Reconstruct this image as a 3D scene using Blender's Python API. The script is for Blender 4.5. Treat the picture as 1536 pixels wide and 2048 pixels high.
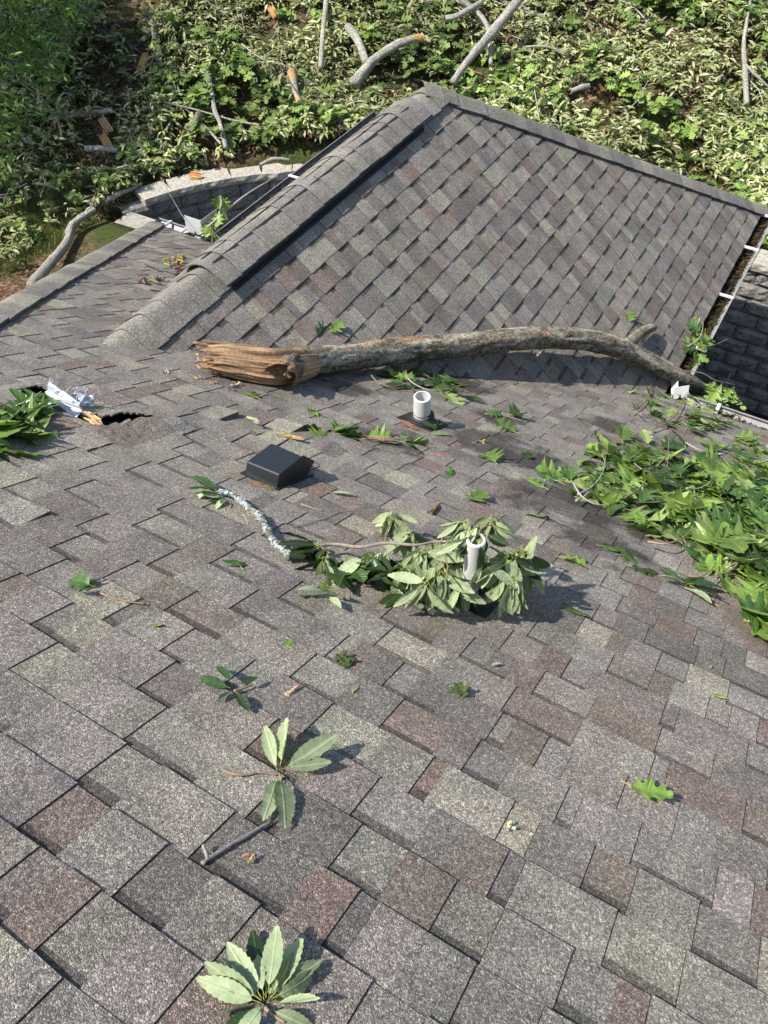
import bpy, math, random
import numpy as np
from mathutils import Vector, Matrix, noise as mn
random.seed(7); rng = np.random.default_rng(7)
S = bpy.context.scene
for o in list(bpy.data.objects): bpy.data.objects.remove(o)
C = S.collection

# ------------------------------------------------------------------ camera
Z0 = 7.6
PITCH, YAW, ROLL, FPX = 0.86887, 0.54526, -0.02039, 1629.6
cp, sp, cy, sy = math.cos(PITCH), math.sin(PITCH), math.cos(YAW), math.sin(YAW)
FW = Vector((-sy*cp, cy*cp, -sp)); RT = Vector((cy, sy, 0)); UP = RT.cross(FW)
R2 = RT*math.cos(ROLL) + UP*math.sin(ROLL); U2 = UP*math.cos(ROLL) - RT*math.sin(ROLL)
CAM = Vector((0, 0, Z0))
cd = bpy.data.cameras.new('camera'); cam = bpy.data.objects.new('camera', cd); C.objects.link(cam)
cd.sensor_fit = 'VERTICAL'; cd.sensor_height = 24.0; cd.lens = FPX/2048*24.0
cd.clip_start = 0.05; cd.clip_end = 400
m = Matrix.Identity(4)
for i in range(3):
    m[i][0] = R2[i]; m[i][1] = U2[i]; m[i][2] = -FW[i]; m[i][3] = CAM[i]
cam.matrix_world = m
S.camera = cam
# ------------------------------------------------------------------ light
SUN = Vector((-0.42, -0.43, 0.80)).normalized()
w = bpy.data.worlds.new('World'); S.world = w; w.use_nodes = True
nt = w.node_tree; bg = nt.nodes['Background']
sk = nt.nodes.new('ShaderNodeTexSky'); sk.sky_type = 'NISHITA'; sk.sun_disc = False
sk.sun_elevation = math.asin(SUN.z); sk.sun_rotation = math.atan2(SUN.x, SUN.y)
nt.links.new(sk.outputs[0], bg.inputs[0]); bg.inputs[1].default_value = 0.135
sl = bpy.data.lights.new('sun', 'SUN'); sl.energy = 4.7; sl.angle = math.radians(0.55); sl.color = (1.0, 0.95, 0.87)
so = bpy.data.objects.new('sun', sl); C.objects.link(so); so.location = (-8, -8, 25)
so.rotation_euler = (-SUN).to_track_quat('-Z', 'Y').to_euler()
S.view_settings.view_transform = 'Standard'; S.view_settings.look = 'None'
S.view_settings.exposure = 0.68; S.view_settings.gamma = 1.0; S.view_settings.use_curve_mapping = False

# ------------------------------------------------------------------ planes of the roof
P_, H_, S0, YE = 0.51494, 1.39457, -0.0402, 5.35522
XR, ZR, Q_, XE, YA, YC, XL = -2.93382, -2.59025+Z0, 0.68969, -0.63077, 5.62434, 8.79842, -5.96526
TP, TQ, CP, SP, CQ, SQ = math.tan(P_), math.tan(Q_), math.cos(P_), math.sin(P_), math.cos(Q_), math.sin(Q_)
ZE = ZR - TQ*(XE-XR); XLE = 2*XR-XE
EX = 0.143
Y0 = -(ZR-Z0+H_)/TP
YV = -(ZE-Z0+H_)/TP
def zm(y): return Z0-H_-TP*y
def zc(x): return ZR-TQ*abs(x-XR)
NM, VM = Vector((0, SP, CP)), Vector((0, CP, -SP))
NC, VC = Vector((SQ, 0, CQ)), Vector((CQ, 0, -SQ))
def ray(px, py): return FW + R2*((px-768)/FPX) - U2*((py-1024)/FPX)
def hm(px, py, lift=0.0):                                # point of the main slope seen at a pixel (lift: height above it)
    d = ray(px, py); k = (lift-H_)/(d.z+TP*d.y); return CAM+d*k
def hc(px, py, lift=0.0):                                # same, right slope of the cross gable
    d = ray(px, py); k = (ZR-Z0+lift+TQ*XR)/(d.z+TQ*d.x); return CAM+d*k
def hz(px, py, z):
    d = ray(px, py); return CAM+d*((z-Z0)/d.z)
def project(p):
    d = Vector(p)-CAM; z = d.dot(FW); return 768+FPX*d.dot(R2)/z, 1024-FPX*d.dot(U2)/z
def M(x, s, h=0.0): return Vector((x, 0, Z0-H_)) + VM*s + NM*h        # main slope frame
def K(y, v, h=0.0): return Vector((XR, y, ZR)) + VC*v + NC*h          # right cross slope
def KL(y, v, h=0.0): return Vector((XR, y, ZR)) + Vector((-CQ, 0, -SQ))*v + Vector((-SQ, 0, CQ))*h

# ------------------------------------------------------------------ helpers
def lin(r, g, b):
    f = lambda c: ((c/255)/12.92 if c/255 <= .04045 else (((c/255)+.055)/1.055)**2.4)
    return (f(r), f(g), f(b))
class MB:
    def __init__(s): s.v = []; s.f = []; s.c = []; s.m = []; s.pc = None
    def face(s, pts, col=(1, 1, 1), mi=0):
        i = len(s.v); s.v += [tuple(p) for p in pts]; s.f.append(tuple(range(i, i+len(pts)))); s.c.append(col); s.m.append(mi)
    def box(s, o, ax, ay, az, col=(1, 1, 1), mi=0):
        o, ax, ay, az = map(Vector, (o, ax, ay, az))
        p = [o, o+ax, o+ax+ay, o+ay, o+az, o+ax+az, o+ax+ay+az, o+ay+az]
        i = len(s.v); s.v += [tuple(q) for q in p]
        for f in ((3, 2, 1, 0), (4, 5, 6, 7), (0, 1, 5, 4), (1, 2, 6, 5), (2, 3, 7, 6), (3, 0, 4, 7)):
            s.f.append(tuple(i+k for k in f)); s.c.append(col); s.m.append(mi)
    def tube(s, pts, rad, n=8, col=(1, 1, 1), mi=0, wob=0.0, cap=True):
        pts = [Vector(p) for p in pts]; L = len(pts)
        if not hasattr(rad, '__len__'): rad = [rad]*L
        ref = Vector((0.31, 0.17, 0.93)); i0 = len(s.v)
        for k, p in enumerate(pts):
            t = (pts[min(k+1, L-1)]-pts[max(k-1, 0)]).normalized()
            a = t.cross(ref)
            if a.length < 1e-3: a = t.cross(Vector((1, 0, 0)))
            a.normalize(); b = t.cross(a)
            for j in range(n):
                th = 2*math.pi*j/n; r = rad[k]*(1+wob*(random.random()-.5)*2)
                s.v.append(tuple(p+(a*math.cos(th)+b*math.sin(th))*r))
        for k in range(L-1):
            for j in range(n):
                j2 = (j+1) % n
                s.f.append((i0+k*n+j, i0+k*n+j2, i0+(k+1)*n+j2, i0+(k+1)*n+j)); s.c.append(col); s.m.append(mi)
        if cap:
            s.f.append(tuple(i0+j for j in range(n))[::-1]); s.c.append(col); s.m.append(mi)
            s.f.append(tuple(i0+(L-1)*n+j for j in range(n))); s.c.append(col); s.m.append(mi)
    def build(s, name, mats, parent=None, smooth=False):
        me = self_mesh(name, s.v, s.f, None if s.pc else s.c, s.m, mats, smooth)
        if s.pc:
            at = me.attributes.new('col', 'FLOAT_COLOR', 'POINT'); a = np.ones((len(s.v), 4)); a[:, :3] = np.array([tuple(c) for c in s.pc]); at.data.foreach_set('color', a.astype(np.float32).ravel())
        return link(name, me, parent)
def self_mesh(name, v, f, c, mi, mats, smooth=False):
    me = bpy.data.meshes.new(name); me.from_pydata(v, [], f)
    if not isinstance(mats, (list, tuple)): mats = [mats]
    for x in mats: me.materials.append(x)
    if c is not None and len(c):
        at = me.attributes.new('col', 'FLOAT_COLOR', 'CORNER')
        n = np.array([len(q) for q in f]); arr = np.ones((len(f), 4)); arr[:, :3] = np.array(c)[:, :3]
        at.data.foreach_set('color', np.repeat(arr, n, axis=0).astype(np.float32).ravel())
    if mi is not None and len(mats) > 1: me.polygons.foreach_set('material_index', np.array(mi, dtype=np.int32))
    if smooth: me.polygons.foreach_set('use_smooth', np.ones(len(f), dtype=bool))
    me.update(); return me
def big_mesh(name, V, F, col, mat):                       # numpy: V (n,3), F (m,3), col (m,3)
    me = bpy.data.meshes.new(name); n, k = F.shape
    me.vertices.add(len(V)); me.vertices.foreach_set('co', V.astype(np.float32).ravel())
    me.loops.add(n*k); me.loops.foreach_set('vertex_index', F.astype(np.int32).ravel())
    me.polygons.add(n); me.polygons.foreach_set('loop_start', np.arange(0, n*k, k, dtype=np.int32))
    me.update(calc_edges=True)
    at = me.attributes.new('col', 'FLOAT_COLOR', 'CORNER'); a = np.ones((n, 4)); a[:, :3] = col
    at.data.foreach_set('color', np.repeat(a, k, axis=0).astype(np.float32).ravel())
    me.materials.append(mat); return me
def link(name, me, parent=None):
    o = bpy.data.objects.new(name, me); C.objects.link(o)
    if parent: o.parent = parent
    return o
def tag(o, label=None, cat=None, group=None, kind=None):
    if label: o['label'] = label
    if cat: o['category'] = cat
    if group: o['group'] = group
    if kind: o['kind'] = kind
    return o
def empty(name, loc=(0, 0, 0)):
    o = bpy.data.objects.new(name, None); C.objects.link(o); o.location = loc; o.empty_display_size = .1; return o
def adopt(o, parent):                                    # parent keeping world coordinates of mesh data
    o.parent = parent; o.matrix_parent_inverse = Matrix.Translation(parent.location).inverted(); return o

# ------------------------------------------------------------------ materials
def mat(name):
    m = bpy.data.materials.new(name); m.use_nodes = True; nt = m.node_tree
    return m, nt, nt.nodes['Principled BSDF'], (lambda t, **k: mk(nt, t, **k)), nt.links.new
def mk(nt, t, **k):
    n = nt.nodes.new(t)
    for a, b in k.items():
        if a.startswith('i_'): n.inputs[a[2:].replace('_', ' ')].default_value = b
        else: setattr(n, a, b)
    return n
def ramp(nt, src, stops, interp='LINEAR'):
    r = nt.nodes.new('ShaderNodeValToRGB'); r.color_ramp.interpolation = interp
    e = r.color_ramp.elements
    while len(e) < len(stops): e.new(0.5)
    for k, (p, c) in enumerate(stops):
        e[k].position = p; e[k].color = (c, c, c, 1) if not hasattr(c, '__len__') else (*c, 1)
    nt.links.new(src, r.inputs[0]); return r.outputs[0]
def mul(nt, a, b, t='MULTIPLY', f=1.0):
    x = nt.nodes.new('ShaderNodeMix'); x.data_type = 'RGBA'; x.blend_type = t
    if hasattr(f, 'is_linked') or hasattr(f, 'links'): nt.links.new(f, x.inputs[0])
    else: x.inputs[0].default_value = f
    for s, v in ((6, a), (7, b)):
        if hasattr(v, '__len__'): x.inputs[s].default_value = (*v[:3], 1)
        else: nt.links.new(v, x.inputs[s])
    return x.outputs[2]
def shingle_mat(name, stains=()):
    m, nt, b, N, LK = mat(name)
    at = N('ShaderNodeAttribute', attribute_name='col'); geo = N('ShaderNodeNewGeometry'); pos = geo.outputs['Position']
    v1 = N('ShaderNodeTexVoronoi', i_Scale=430.0); LK(pos, v1.inputs['Vector'])
    v2 = N('ShaderNodeTexVoronoi', i_Scale=170.0); LK(pos, v2.inputs['Vector'])
    s1 = N('ShaderNodeSeparateColor'); LK(v1.outputs['Color'], s1.inputs[0])
    s2 = N('ShaderNodeSeparateColor'); LK(v2.outputs['Color'], s2.inputs[0])
    g1 = ramp(nt, s1.outputs[0], [(0, .48), (.30, .70), (.62, 1.0), (.80, 1.22), (.88, 1.65), (1, 2.05)])
    g2 = ramp(nt, s2.outputs[1], [(0, .72), (.5, .95), (.85, 1.15), (1, 1.5)])
    n1 = N('ShaderNodeTexNoise', i_Scale=9.0, i_Detail=5.0); LK(pos, n1.inputs['Vector'])
    g3 = ramp(nt, n1.outputs[0], [(.3, .82), (.7, 1.16)])
    c = mul(nt, at.outputs['Color'], g1); c = mul(nt, c, g2); c = mul(nt, c, g3)
    if stains:
        tot = None
        nn = N('ShaderNodeTexNoise', i_Scale=6.0, i_Detail=7.0, i_Roughness=.65); LK(pos, nn.inputs['Vector'])
        for (p, r) in stains:
            dv = N('ShaderNodeVectorMath', operation='DISTANCE'); LK(pos, dv.inputs[0]); dv.inputs[1].default_value = tuple(p)
            mm = N('ShaderNodeMath', operation='MULTIPLY_ADD'); LK(dv.outputs['Value'], mm.inputs[0])
            mm.inputs[1].default_value = -1.0/r; mm.inputs[2].default_value = 1.0
            if tot is None: tot = mm.outputs[0]
            else:
                mx = N('ShaderNodeMath', operation='MAXIMUM'); LK(tot, mx.inputs[0]); LK(mm.outputs[0], mx.inputs[1]); tot = mx.outputs[0]
        mx = N('ShaderNodeMath', operation='MAXIMUM'); LK(tot, mx.inputs[0]); mx.inputs[1].default_value = -0.4
        ad = N('ShaderNodeMath', operation='MULTIPLY_ADD'); LK(nn.outputs[0], ad.inputs[0]); ad.inputs[1].default_value = 2.2; ad.inputs[2].default_value = -1.25
        a2 = N('ShaderNodeMath', operation='ADD'); LK(ad.outputs[0], a2.inputs[0]); LK(mx.outputs[0], a2.inputs[1])
        st = ramp(nt, a2.outputs[0], [(.12, 1.0), (.42, .36)])
        c = mul(nt, c, st)
    LK(c, b.inputs['Base Color']); b.inputs['Roughness'].default_value = .85; b.inputs['Specular IOR Level'].default_value = .3
    bp = N('ShaderNodeBump', i_Strength=.55, i_Distance=.0025); LK(v1.outputs['Distance'], bp.inputs['Height']); bp.invert = True
    LK(bp.outputs[0], b.inputs['Normal']); return m
def plain(name, col, rough=.6, spec=.4, nscale=20, namt=.25, bump=.2, bdist=.002, metallic=0):
    m, nt, b, N, LK = mat(name)
    tc = N('ShaderNodeTexCoord'); n = N('ShaderNodeTexNoise', i_Scale=float(nscale), i_Detail=6.0); LK(tc.outputs['Object'], n.inputs['Vector'])
    g = ramp(nt, n.outputs[0], [(.25, 1-namt), (.75, 1+namt)])
    LK(mul(nt, col, g), b.inputs['Base Color']); b.inputs['Roughness'].default_value = rough; b.inputs['Specular IOR Level'].default_value = spec
    b.inputs['Metallic'].default_value = metallic
    if bump:
        bp = N('ShaderNodeBump', i_Strength=bump, i_Distance=bdist); LK(n.outputs[0], bp.inputs['Height']); LK(bp.outputs[0], b.inputs['Normal'])
    return m
def colored(name, rough=.8, spec=.25, nscale=40, namt=.3, bump=.5, bdist=.004, stretch=None, coord='Position', transl=0.0):
    m, nt, b, N, LK = mat(name)
    at = N('ShaderNodeAttribute', attribute_name='col'); geo = N('ShaderNodeNewGeometry')
    n = N('ShaderNodeTexNoise', i_Scale=float(nscale), i_Detail=7.0, i_Roughness=.65); LK(geo.outputs['Position'], n.inputs['Vector'])
    g = ramp(nt, n.outputs[0], [(.28, 1-namt), (.72, 1+namt)])
    col = mul(nt, at.outputs['Color'], g)
    LK(col, b.inputs['Base Color']); b.inputs['Roughness'].default_value = rough; b.inputs['Specular IOR Level'].default_value = spec
    if bump:
        bp = N('ShaderNodeBump', i_Strength=bump, i_Distance=bdist); LK(n.outputs[0], bp.inputs['Height']); LK(bp.outputs[0], b.inputs['Normal'])
    if transl:
        tr = N('ShaderNodeBsdfTranslucent'); LK(mul(nt, col, (1.15, 1.25, .5)), tr.inputs[0])
        mx = N('ShaderNodeMixShader', i_Fac=transl); LK(b.outputs[0], mx.inputs[1]); LK(tr.outputs[0], mx.inputs[2])
        LK(mx.outputs[0], nt.nodes['Material Output'].inputs[0])
    return m
def leaf_mat(name, col, vein, rough, spec, transl=.2):
    m, nt, b, N, LK = mat(name)
    tc = N('ShaderNodeTexCoord'); sx = N('ShaderNodeSeparateXYZ'); LK(tc.outputs['Object'], sx.inputs[0])
    ab = N('ShaderNodeMath', operation='ABSOLUTE'); LK(sx.outputs[0], ab.inputs[0])
    # side veins: stripes of (y - 0.9|x|)
    ma = N('ShaderNodeMath', operation='MULTIPLY_ADD'); LK(ab.outputs[0], ma.inputs[0]); ma.inputs[1].default_value = -.75; LK(sx.outputs[1], ma.inputs[2])
    mm = N('ShaderNodeMath', operation='MULTIPLY'); LK(ma.outputs[0], mm.inputs[0]); mm.inputs[1].default_value = 11.0
    fr = N('ShaderNodeMath', operation='FRACT'); LK(mm.outputs[0], fr.inputs[0])
    v2 = ramp(nt, fr.outputs[0], [(0, .8), (.10, 0), (.93, 0), (1, .8)])
    v1 = ramp(nt, ab.outputs[0], [(.008, 1), (.02, 0)])
    vv = mul(nt, v1, v2, 'LIGHTEN')
    oi = N('ShaderNodeObjectInfo')
    r1 = ramp(nt, oi.outputs['Random'], [(0, .52), (.5, .95), (1, 1.3)])
    nz = N('ShaderNodeTexNoise', i_Scale=5.0, i_Detail=5.0); LK(tc.outputs['Object'], nz.inputs['Vector'])
    r2 = ramp(nt, nz.outputs[0], [(.3, .78), (.7, 1.2)])
    base = mul(nt, mul(nt, col, r1), r2)
    f = N('ShaderNodeMath', operation='MULTIPLY'); LK(vv, f.inputs[0]); f.inputs[1].default_value = .55
    c = mul(nt, base, vein, 'MIX', f.outputs[0])
    LK(c, b.inputs['Base Color']); b.inputs['Roughness'].default_value = rough; b.inputs['Specular IOR Level'].default_value = spec
    bp = N('ShaderNodeBump', i_Strength=.35, i_Distance=.01); LK(vv, bp.inputs['Height']); LK(bp.outputs[0], b.inputs['Normal'])
    tr = N('ShaderNodeBsdfTranslucent'); LK(mul(nt, c, (1.2, 1.3, .5)), tr.inputs[0])
    mx = N('ShaderNodeMixShader', i_Fac=transl); LK(b.outputs[0], mx.inputs[1]); LK(tr.outputs[0], mx.inputs[2])
    LK(mx.outputs[0], nt.nodes['Material Output'].inputs[0]); return m
STAINS = [(hm(1010, 900), .42), (hm(1150, 1010), .5), (hm(920, 770), .35), (hm(760, 880), .3), (hm(1000, 840), .25), (hm(1230, 860), .3), (hm(700, 780), .25), (hm(1200, 1080), .3)]
MSH = shingle_mat('asphalt_shingle', STAINS)
MSC = shingle_mat('asphalt_shingle_gable')
MDECK = plain('roof_felt', (.03, .03, .032), .95, .1)
MWOOD = colored('raw_wood', .8, .2, 60, .35, .6, .004)
MGUT = plain('aged_gutter', (.24, .24, .235), .45, .5, 6, .25, .05)
def bark_mat():
    m, nt, b, N, LK = mat('bark'); at = N('ShaderNodeAttribute', attribute_name='col'); pos = N('ShaderNodeNewGeometry').outputs['Position']
    mp = N('ShaderNodeMapping'); LK(pos, mp.inputs[0]); mp.inputs['Rotation'].default_value = (0, math.radians(28), math.radians(-62)); mp.inputs['Scale'].default_value = (.35, 1, 1)
    n1 = N('ShaderNodeTexNoise', i_Scale=75.0, i_Detail=8.0, i_Roughness=.7, i_Distortion=.6); LK(mp.outputs[0], n1.inputs['Vector'])
    n2 = N('ShaderNodeTexNoise', i_Scale=17.0, i_Detail=7.0, i_Roughness=.7); LK(pos, n2.inputs['Vector'])
    v = N('ShaderNodeTexVoronoi', i_Scale=48.0, feature='DISTANCE_TO_EDGE'); LK(mp.outputs[0], v.inputs['Vector'])
    g1 = ramp(nt, n1.outputs[0], [(.30, .35), (.48, .85), (.62, 1.25), (.75, 1.6)]); g2 = ramp(nt, v.outputs['Distance'], [(0, .35), (.10, 1.0)])
    c = mul(nt, mul(nt, mul(nt, at.outputs['Color'], (1.55, 1.55, 1.5)), g1), g2)
    lk = ramp(nt, n2.outputs[0], [(.53, 0), (.59, 1)]); c = mul(nt, c, (.40, .42, .34), 'MIX', mul(nt, lk, (.6, .6, .6)))
    LK(c, b.inputs['Base Color']); b.inputs['Roughness'].default_value = .95; b.inputs['Specular IOR Level'].default_value = .12
    h = mul(nt, g1, g2); bp = N('ShaderNodeBump', i_Strength=.9, i_Distance=.012); LK(h, bp.inputs['Height']); LK(bp.outputs[0], b.inputs['Normal']); return m
MBARK = bark_mat()
MWHITE = plain('white_aluminium', (.62, .63, .63), .45, .5, 6, .1, .05)
MPVC = plain('white_pvc', (.60, .60, .56), .38, .5, 9, .08, .05)
MBLACK = plain('black_plastic', (.016, .018, .021), .42, .45, 30, .2, .1)
MRUB = plain('black_rubber', (.018, .018, .018), .6, .4, 40, .3, .3)
MVENT = plain('vent_plastic', (.03, .03, .031), .7, .3)
MSID = plain('grey_siding', (.33, .32, .30), .7, .3, 3, .08)
MCONC = plain('concrete', (.30, .275, .235), .9, .2, 14, .3, .4, .006)
MBLOCK = plain('split_face_block', (.20, .19, .175), .95, .15, 22, .45, 1.0, .02)
MCAP = plain('wall_cap_stone', (.36, .33, .28), .95, .15, 22, .4, .8, .01)
MLEAFM = colored('leaf_mass', .55, .35, 8, .2, 0, transl=.22)
MTWIG = colored('twig', .9, .15, 90, .4, .6, .003)
MPALE = leaf_mat('leaf_pale_underside', (.37, .44, .245), (.46, .53, .31), .55, .3)
MDARK = leaf_mat('leaf_dark_upper', (.030, .062, .016), (.08, .13, .035), .33, .5, .15)
MOAK = leaf_mat('oak_leaf_bright', (.17, .27, .05), (.26, .36, .09), .38, .5)
MOAKD = leaf_mat('oak_leaf_deep', (.055, .115, .024), (.12, .19, .045), .3, .5, .2)
MOAKP = leaf_mat('oak_leaf_underside', (.27, .34, .12), (.36, .42, .18), .5, .35)
MPET = plain('leaf_stalk', (.33, .36, .07), .6, .3, 10, .2, 0)
MFELT = plain('torn_underlayment', (.52, .55, .60), .6, .3, 18, .2, .4, .004)

# ------------------------------------------------------------------ the house: roof decks and shingles
house = empty('house', (-3, 2, 0))
tag(house, 'house seen from its own roof, dark taupe asphalt shingles with a hipped cross gable', 'house')
PAL = [((.204, .180, .154), 48), ((.158, .138, .120), 20), ((.250, .226, .176), 13), ((.178, .137, .113), 9), ((.222, .197, .167), 14), ((.172, .145, .115), 6)]
def pick():
    c = random.choices([p[0] for p in PAL], [p[1] for p in PAL])[0]; j = random.uniform(.88, 1.12)
    return tuple(x*j*random.uniform(.97, 1.03) for x in c)
HOLE = [(x, (Z0-H_-z)/SP) for x, z in ((p.x, p.z) for p in (hm(*q) for q in
        [(38, 788), (62, 784), (80, 781), (100, 790), (122, 803), (146, 824), (168, 838), (205, 846), (235, 843), (270, 846), (300, 843), (334, 855), (300, 855), (262, 857), (230, 860), (196, 862), (176, 856), (150, 844), (125, 836), (98, 828), (70, 818), (45, 808)]))]
hx0, hx1 = min(p[0] for p in HOLE)-.02, max(p[0] for p in HOLE)+.02; hs0, hs1 = min(p[1] for p in HOLE)-.02, max(p[1] for p in HOLE)+.02
def in_hole(x, s):
    ins = False; n = len(HOLE)
    for i in range(n):
        (a, b), (c, d) = HOLE[i], HOLE[i-1]
        if (b > s) != (d > s) and x < (c-a)*(s-b)/(d-b)+a: ins = not ins
    return ins
def xs(px, py): p = hm(px, py); return p.x, p.y/CP
BUCK = [xs(*q) for q in [(250, 850), (330, 862), (420, 852), (500, 868), (600, 884), (720, 888)]]
def seg_d(x, s, a, b):
    ax, ay = a; bx, by = b; t = max(0, min(1, ((x-ax)*(bx-ax)+(s-ay)*(by-ay))/((bx-ax)**2+(by-ay)**2)))
    return math.hypot(x-ax-t*(bx-ax), s-ay-t*(by-ay))
def lift(x, s):
    d = min(seg_d(x, s, BUCK[i], BUCK[i+1]) for i in range(len(BUCK)-1)); h = .022*math.exp(-(d/.06)**2)
    if hx0-.3 < x < hx1+.3 and hs0-.3 < s < hs1+.3:
        h += .02*math.exp(-(min(seg_d(x, s, HOLE[i-1], HOLE[i]) for i in range(len(HOLE)))/.09)**2)
    return h + .004*mn.noise((x*1.3, s*1.3, 2.0))
def clip(poly, a, b, c):                                 # keep a*u+b*v <= c
    out = []
    for i in range(len(poly)):
        p, q = poly[i-1], poly[i]; dp, dq = a*p[0]+b*p[1]-c, a*q[0]+b*q[1]-c
        if (dp <= 0) != (dq <= 0):
            t = dp/(dp-dq); out.append((p[0]+t*(q[0]-p[0]), p[1]+t*(q[1]-p[1])))
        if dq <= 0: out.append(q)
    return out
def piece(mb, F, u0, u1, v0, v1, raised, cols, clips, lf=None, extra=(0, 0)):
    """one shingle tab: sloping top split in colour areas, butt and side edges"""
    ht, hb = (.0038, .0098) if raised else (.0008, .0060)
    wob = [random.uniform(-.0025, .0025) for _ in range(2)]
    n = len(cols); us = [u0+(u1-u0)*k/n for k in range(n+1)]
    if n == 2: us[1] = u0+(u1-u0)*random.uniform(.3, .7)
    def hgt(u, v):
        t = (v-v0)/(v1-v0); e = extra[0]+(extra[1]-extra[0])*(u-u0)/(u1-u0)
        return ht+(hb-ht)*t + (lf(u, v) if lf else 0) + e*t*t
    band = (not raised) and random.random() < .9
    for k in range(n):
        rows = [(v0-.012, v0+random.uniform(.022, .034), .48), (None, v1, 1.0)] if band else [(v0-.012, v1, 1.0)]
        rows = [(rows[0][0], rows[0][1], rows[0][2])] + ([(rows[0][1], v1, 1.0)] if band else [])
        for (a, b, g) in rows:
            wa = wob[0] if b == v1 else 0; wb = wob[1] if b == v1 else 0
            poly = [(us[k], a), (us[k+1], a), (us[k+1], b+wb), (us[k], b+wa)]
            for cl in clips:
                poly = clip(poly, *cl)
                if len(poly) < 3: break
            if len(poly) < 3: continue
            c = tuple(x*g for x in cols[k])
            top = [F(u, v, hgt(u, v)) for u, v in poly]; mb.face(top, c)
            for i in range(len(poly)):                   # edge walls
                p, q = poly[i-1], poly[i]
                if p[1] > a+1e-4 or q[1] > a+1e-4:
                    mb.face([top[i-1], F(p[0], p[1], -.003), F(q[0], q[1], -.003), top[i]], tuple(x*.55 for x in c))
def torn(mb, F, u0, u1, v0, v1, raised, col):
    h = .008 if raised else .004; st = .016
    nu, nv = max(1, int((u1-u0)/st)), int((v1-v0)/st)
    for i in range(nu):
        for j in range(nv):
            a, b = u0+(u1-u0)*i/nu, u0+(u1-u0)*(i+1)/nu; c, d = v0+(v1-v0)*j/nv, v0+(v1-v0)*(j+1)/nv
            if in_hole((a+b)/2, (c+d)/2): continue
            q = [(a, c), (b, c), (b, d), (a, d)]
            g = [h*((v-v0)/(v1-v0)*.8+.3)+lift(u, v)+.008*max(0, mn.noise((u*40, v*40, 1))) for u, v in q]
            t = [F(u, v, gg) for (u, v), gg in zip(q, g)]
            mb.face(t, col)
            for k in range(4):
                mb.face([t[k-1], F(*q[k-1], g[k-1]-.008), F(*q[k], g[k]-.008), t[k]], tuple(x*.5 for x in col))
def lay(F, ulo, uhi, vlo, vhi, voff, clips, skip=None, lf=None, hole=False, specials=None):
    out = []
    k = math.floor((vlo-voff)/EX)
    while voff+k*EX < vhi-1e-6:
        v0, v1 = voff+k*EX, voff+(k+1)*EX
        u = ulo - random.random()*.2; raised = random.random() < .5
        while u < uhi:
            wd = random.choice([.04, .07, .10, .13, .15, .18]) if not raised else random.choice([.08, .11, .13, .16, .20])
            wd *= random.uniform(.9, 1.1); e = u+wd
            cu, cv = (u+e)/2, (v0+v1)/2
            if not (skip and skip(cu, cv)):
                n = 2 if (wd > .13 and random.random() < .42) else 1
                cols = [pick() for _ in range(n)]
                h = hole and hx0 < e and u < hx1 and hs0 < v1 and v0 < hs1
                mb = MB()
                if h: torn(mb, F, u, e, v0, v1, raised, cols[0])
                else:
                    ex = (0, 0)
                    if specials:
                        for (x, s, a, b) in specials:
                            if u <= x <= e and v0 <= s <= v1: ex = (a, b)
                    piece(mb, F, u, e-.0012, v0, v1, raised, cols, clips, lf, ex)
                if mb.f: out.append((mb, F(cu, cv), h, wd))
            u = e; raised = not raised
        k += 1
    return out
SEnd = YE/CP
# left hip of the main roof (plan line through the corner and the point seen at the picture edge)
hpA = (XL, YE); hpB = hm(0, 612); hdx, hdy = hpB.x-XL, hpB.y-YE
hl = math.hypot(hdx, hdy); hnx, hny = hdy/hl, -hdx/hl     # normal towards the left side
if hnx*(-20-XL)+hny*(0) < 0: hnx, hny = -hnx, -hny
hipc = (hnx, hny*CP, hnx*XL+hny*YE)
RIDGE_S = -1.35
def under_cross(x, s): return zc(x) > zm(s*CP)+.12 and s*CP > Y0
sp_ = [(*xs(505, 842), .03, .012), (*xs(470, 835), .0, .026), (*xs(425, 815), .02, .0), (*xs(545, 850), .016, .03), (*xs(440, 845), .01, .024), (*xs(85, 1030), .006, .014), (*xs(600, 860), .02, .006)]
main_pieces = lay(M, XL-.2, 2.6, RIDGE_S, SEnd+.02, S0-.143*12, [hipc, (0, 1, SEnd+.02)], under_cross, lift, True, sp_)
VEND = (XE-XR)/CQ
chip = ((XE-XR)/(YC-YA))                                  # hip on the gable: x-XR = chip*(y-YA)
def under_main(y, v): return zm(y) > zc(XR+v*CQ)+.12
HIPK = (chip, -CQ, chip*YA)                              # keep chip*(y-YA) <= v*CQ
gable_pieces = lay(K, Y0-.2, YC+.1, .0, VEND+.015, VEND+.015-EX*30, [HIPK, (0, 1, VEND+.015), (0, -1, -.06)], under_main)
left_pieces = lay(KL, Y0-.2, YC+.1, .0, VEND+.015, VEND+.015-EX*30, [HIPK, (0, 1, VEND+.015), (0, -1, -.06)], under_main)
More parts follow.
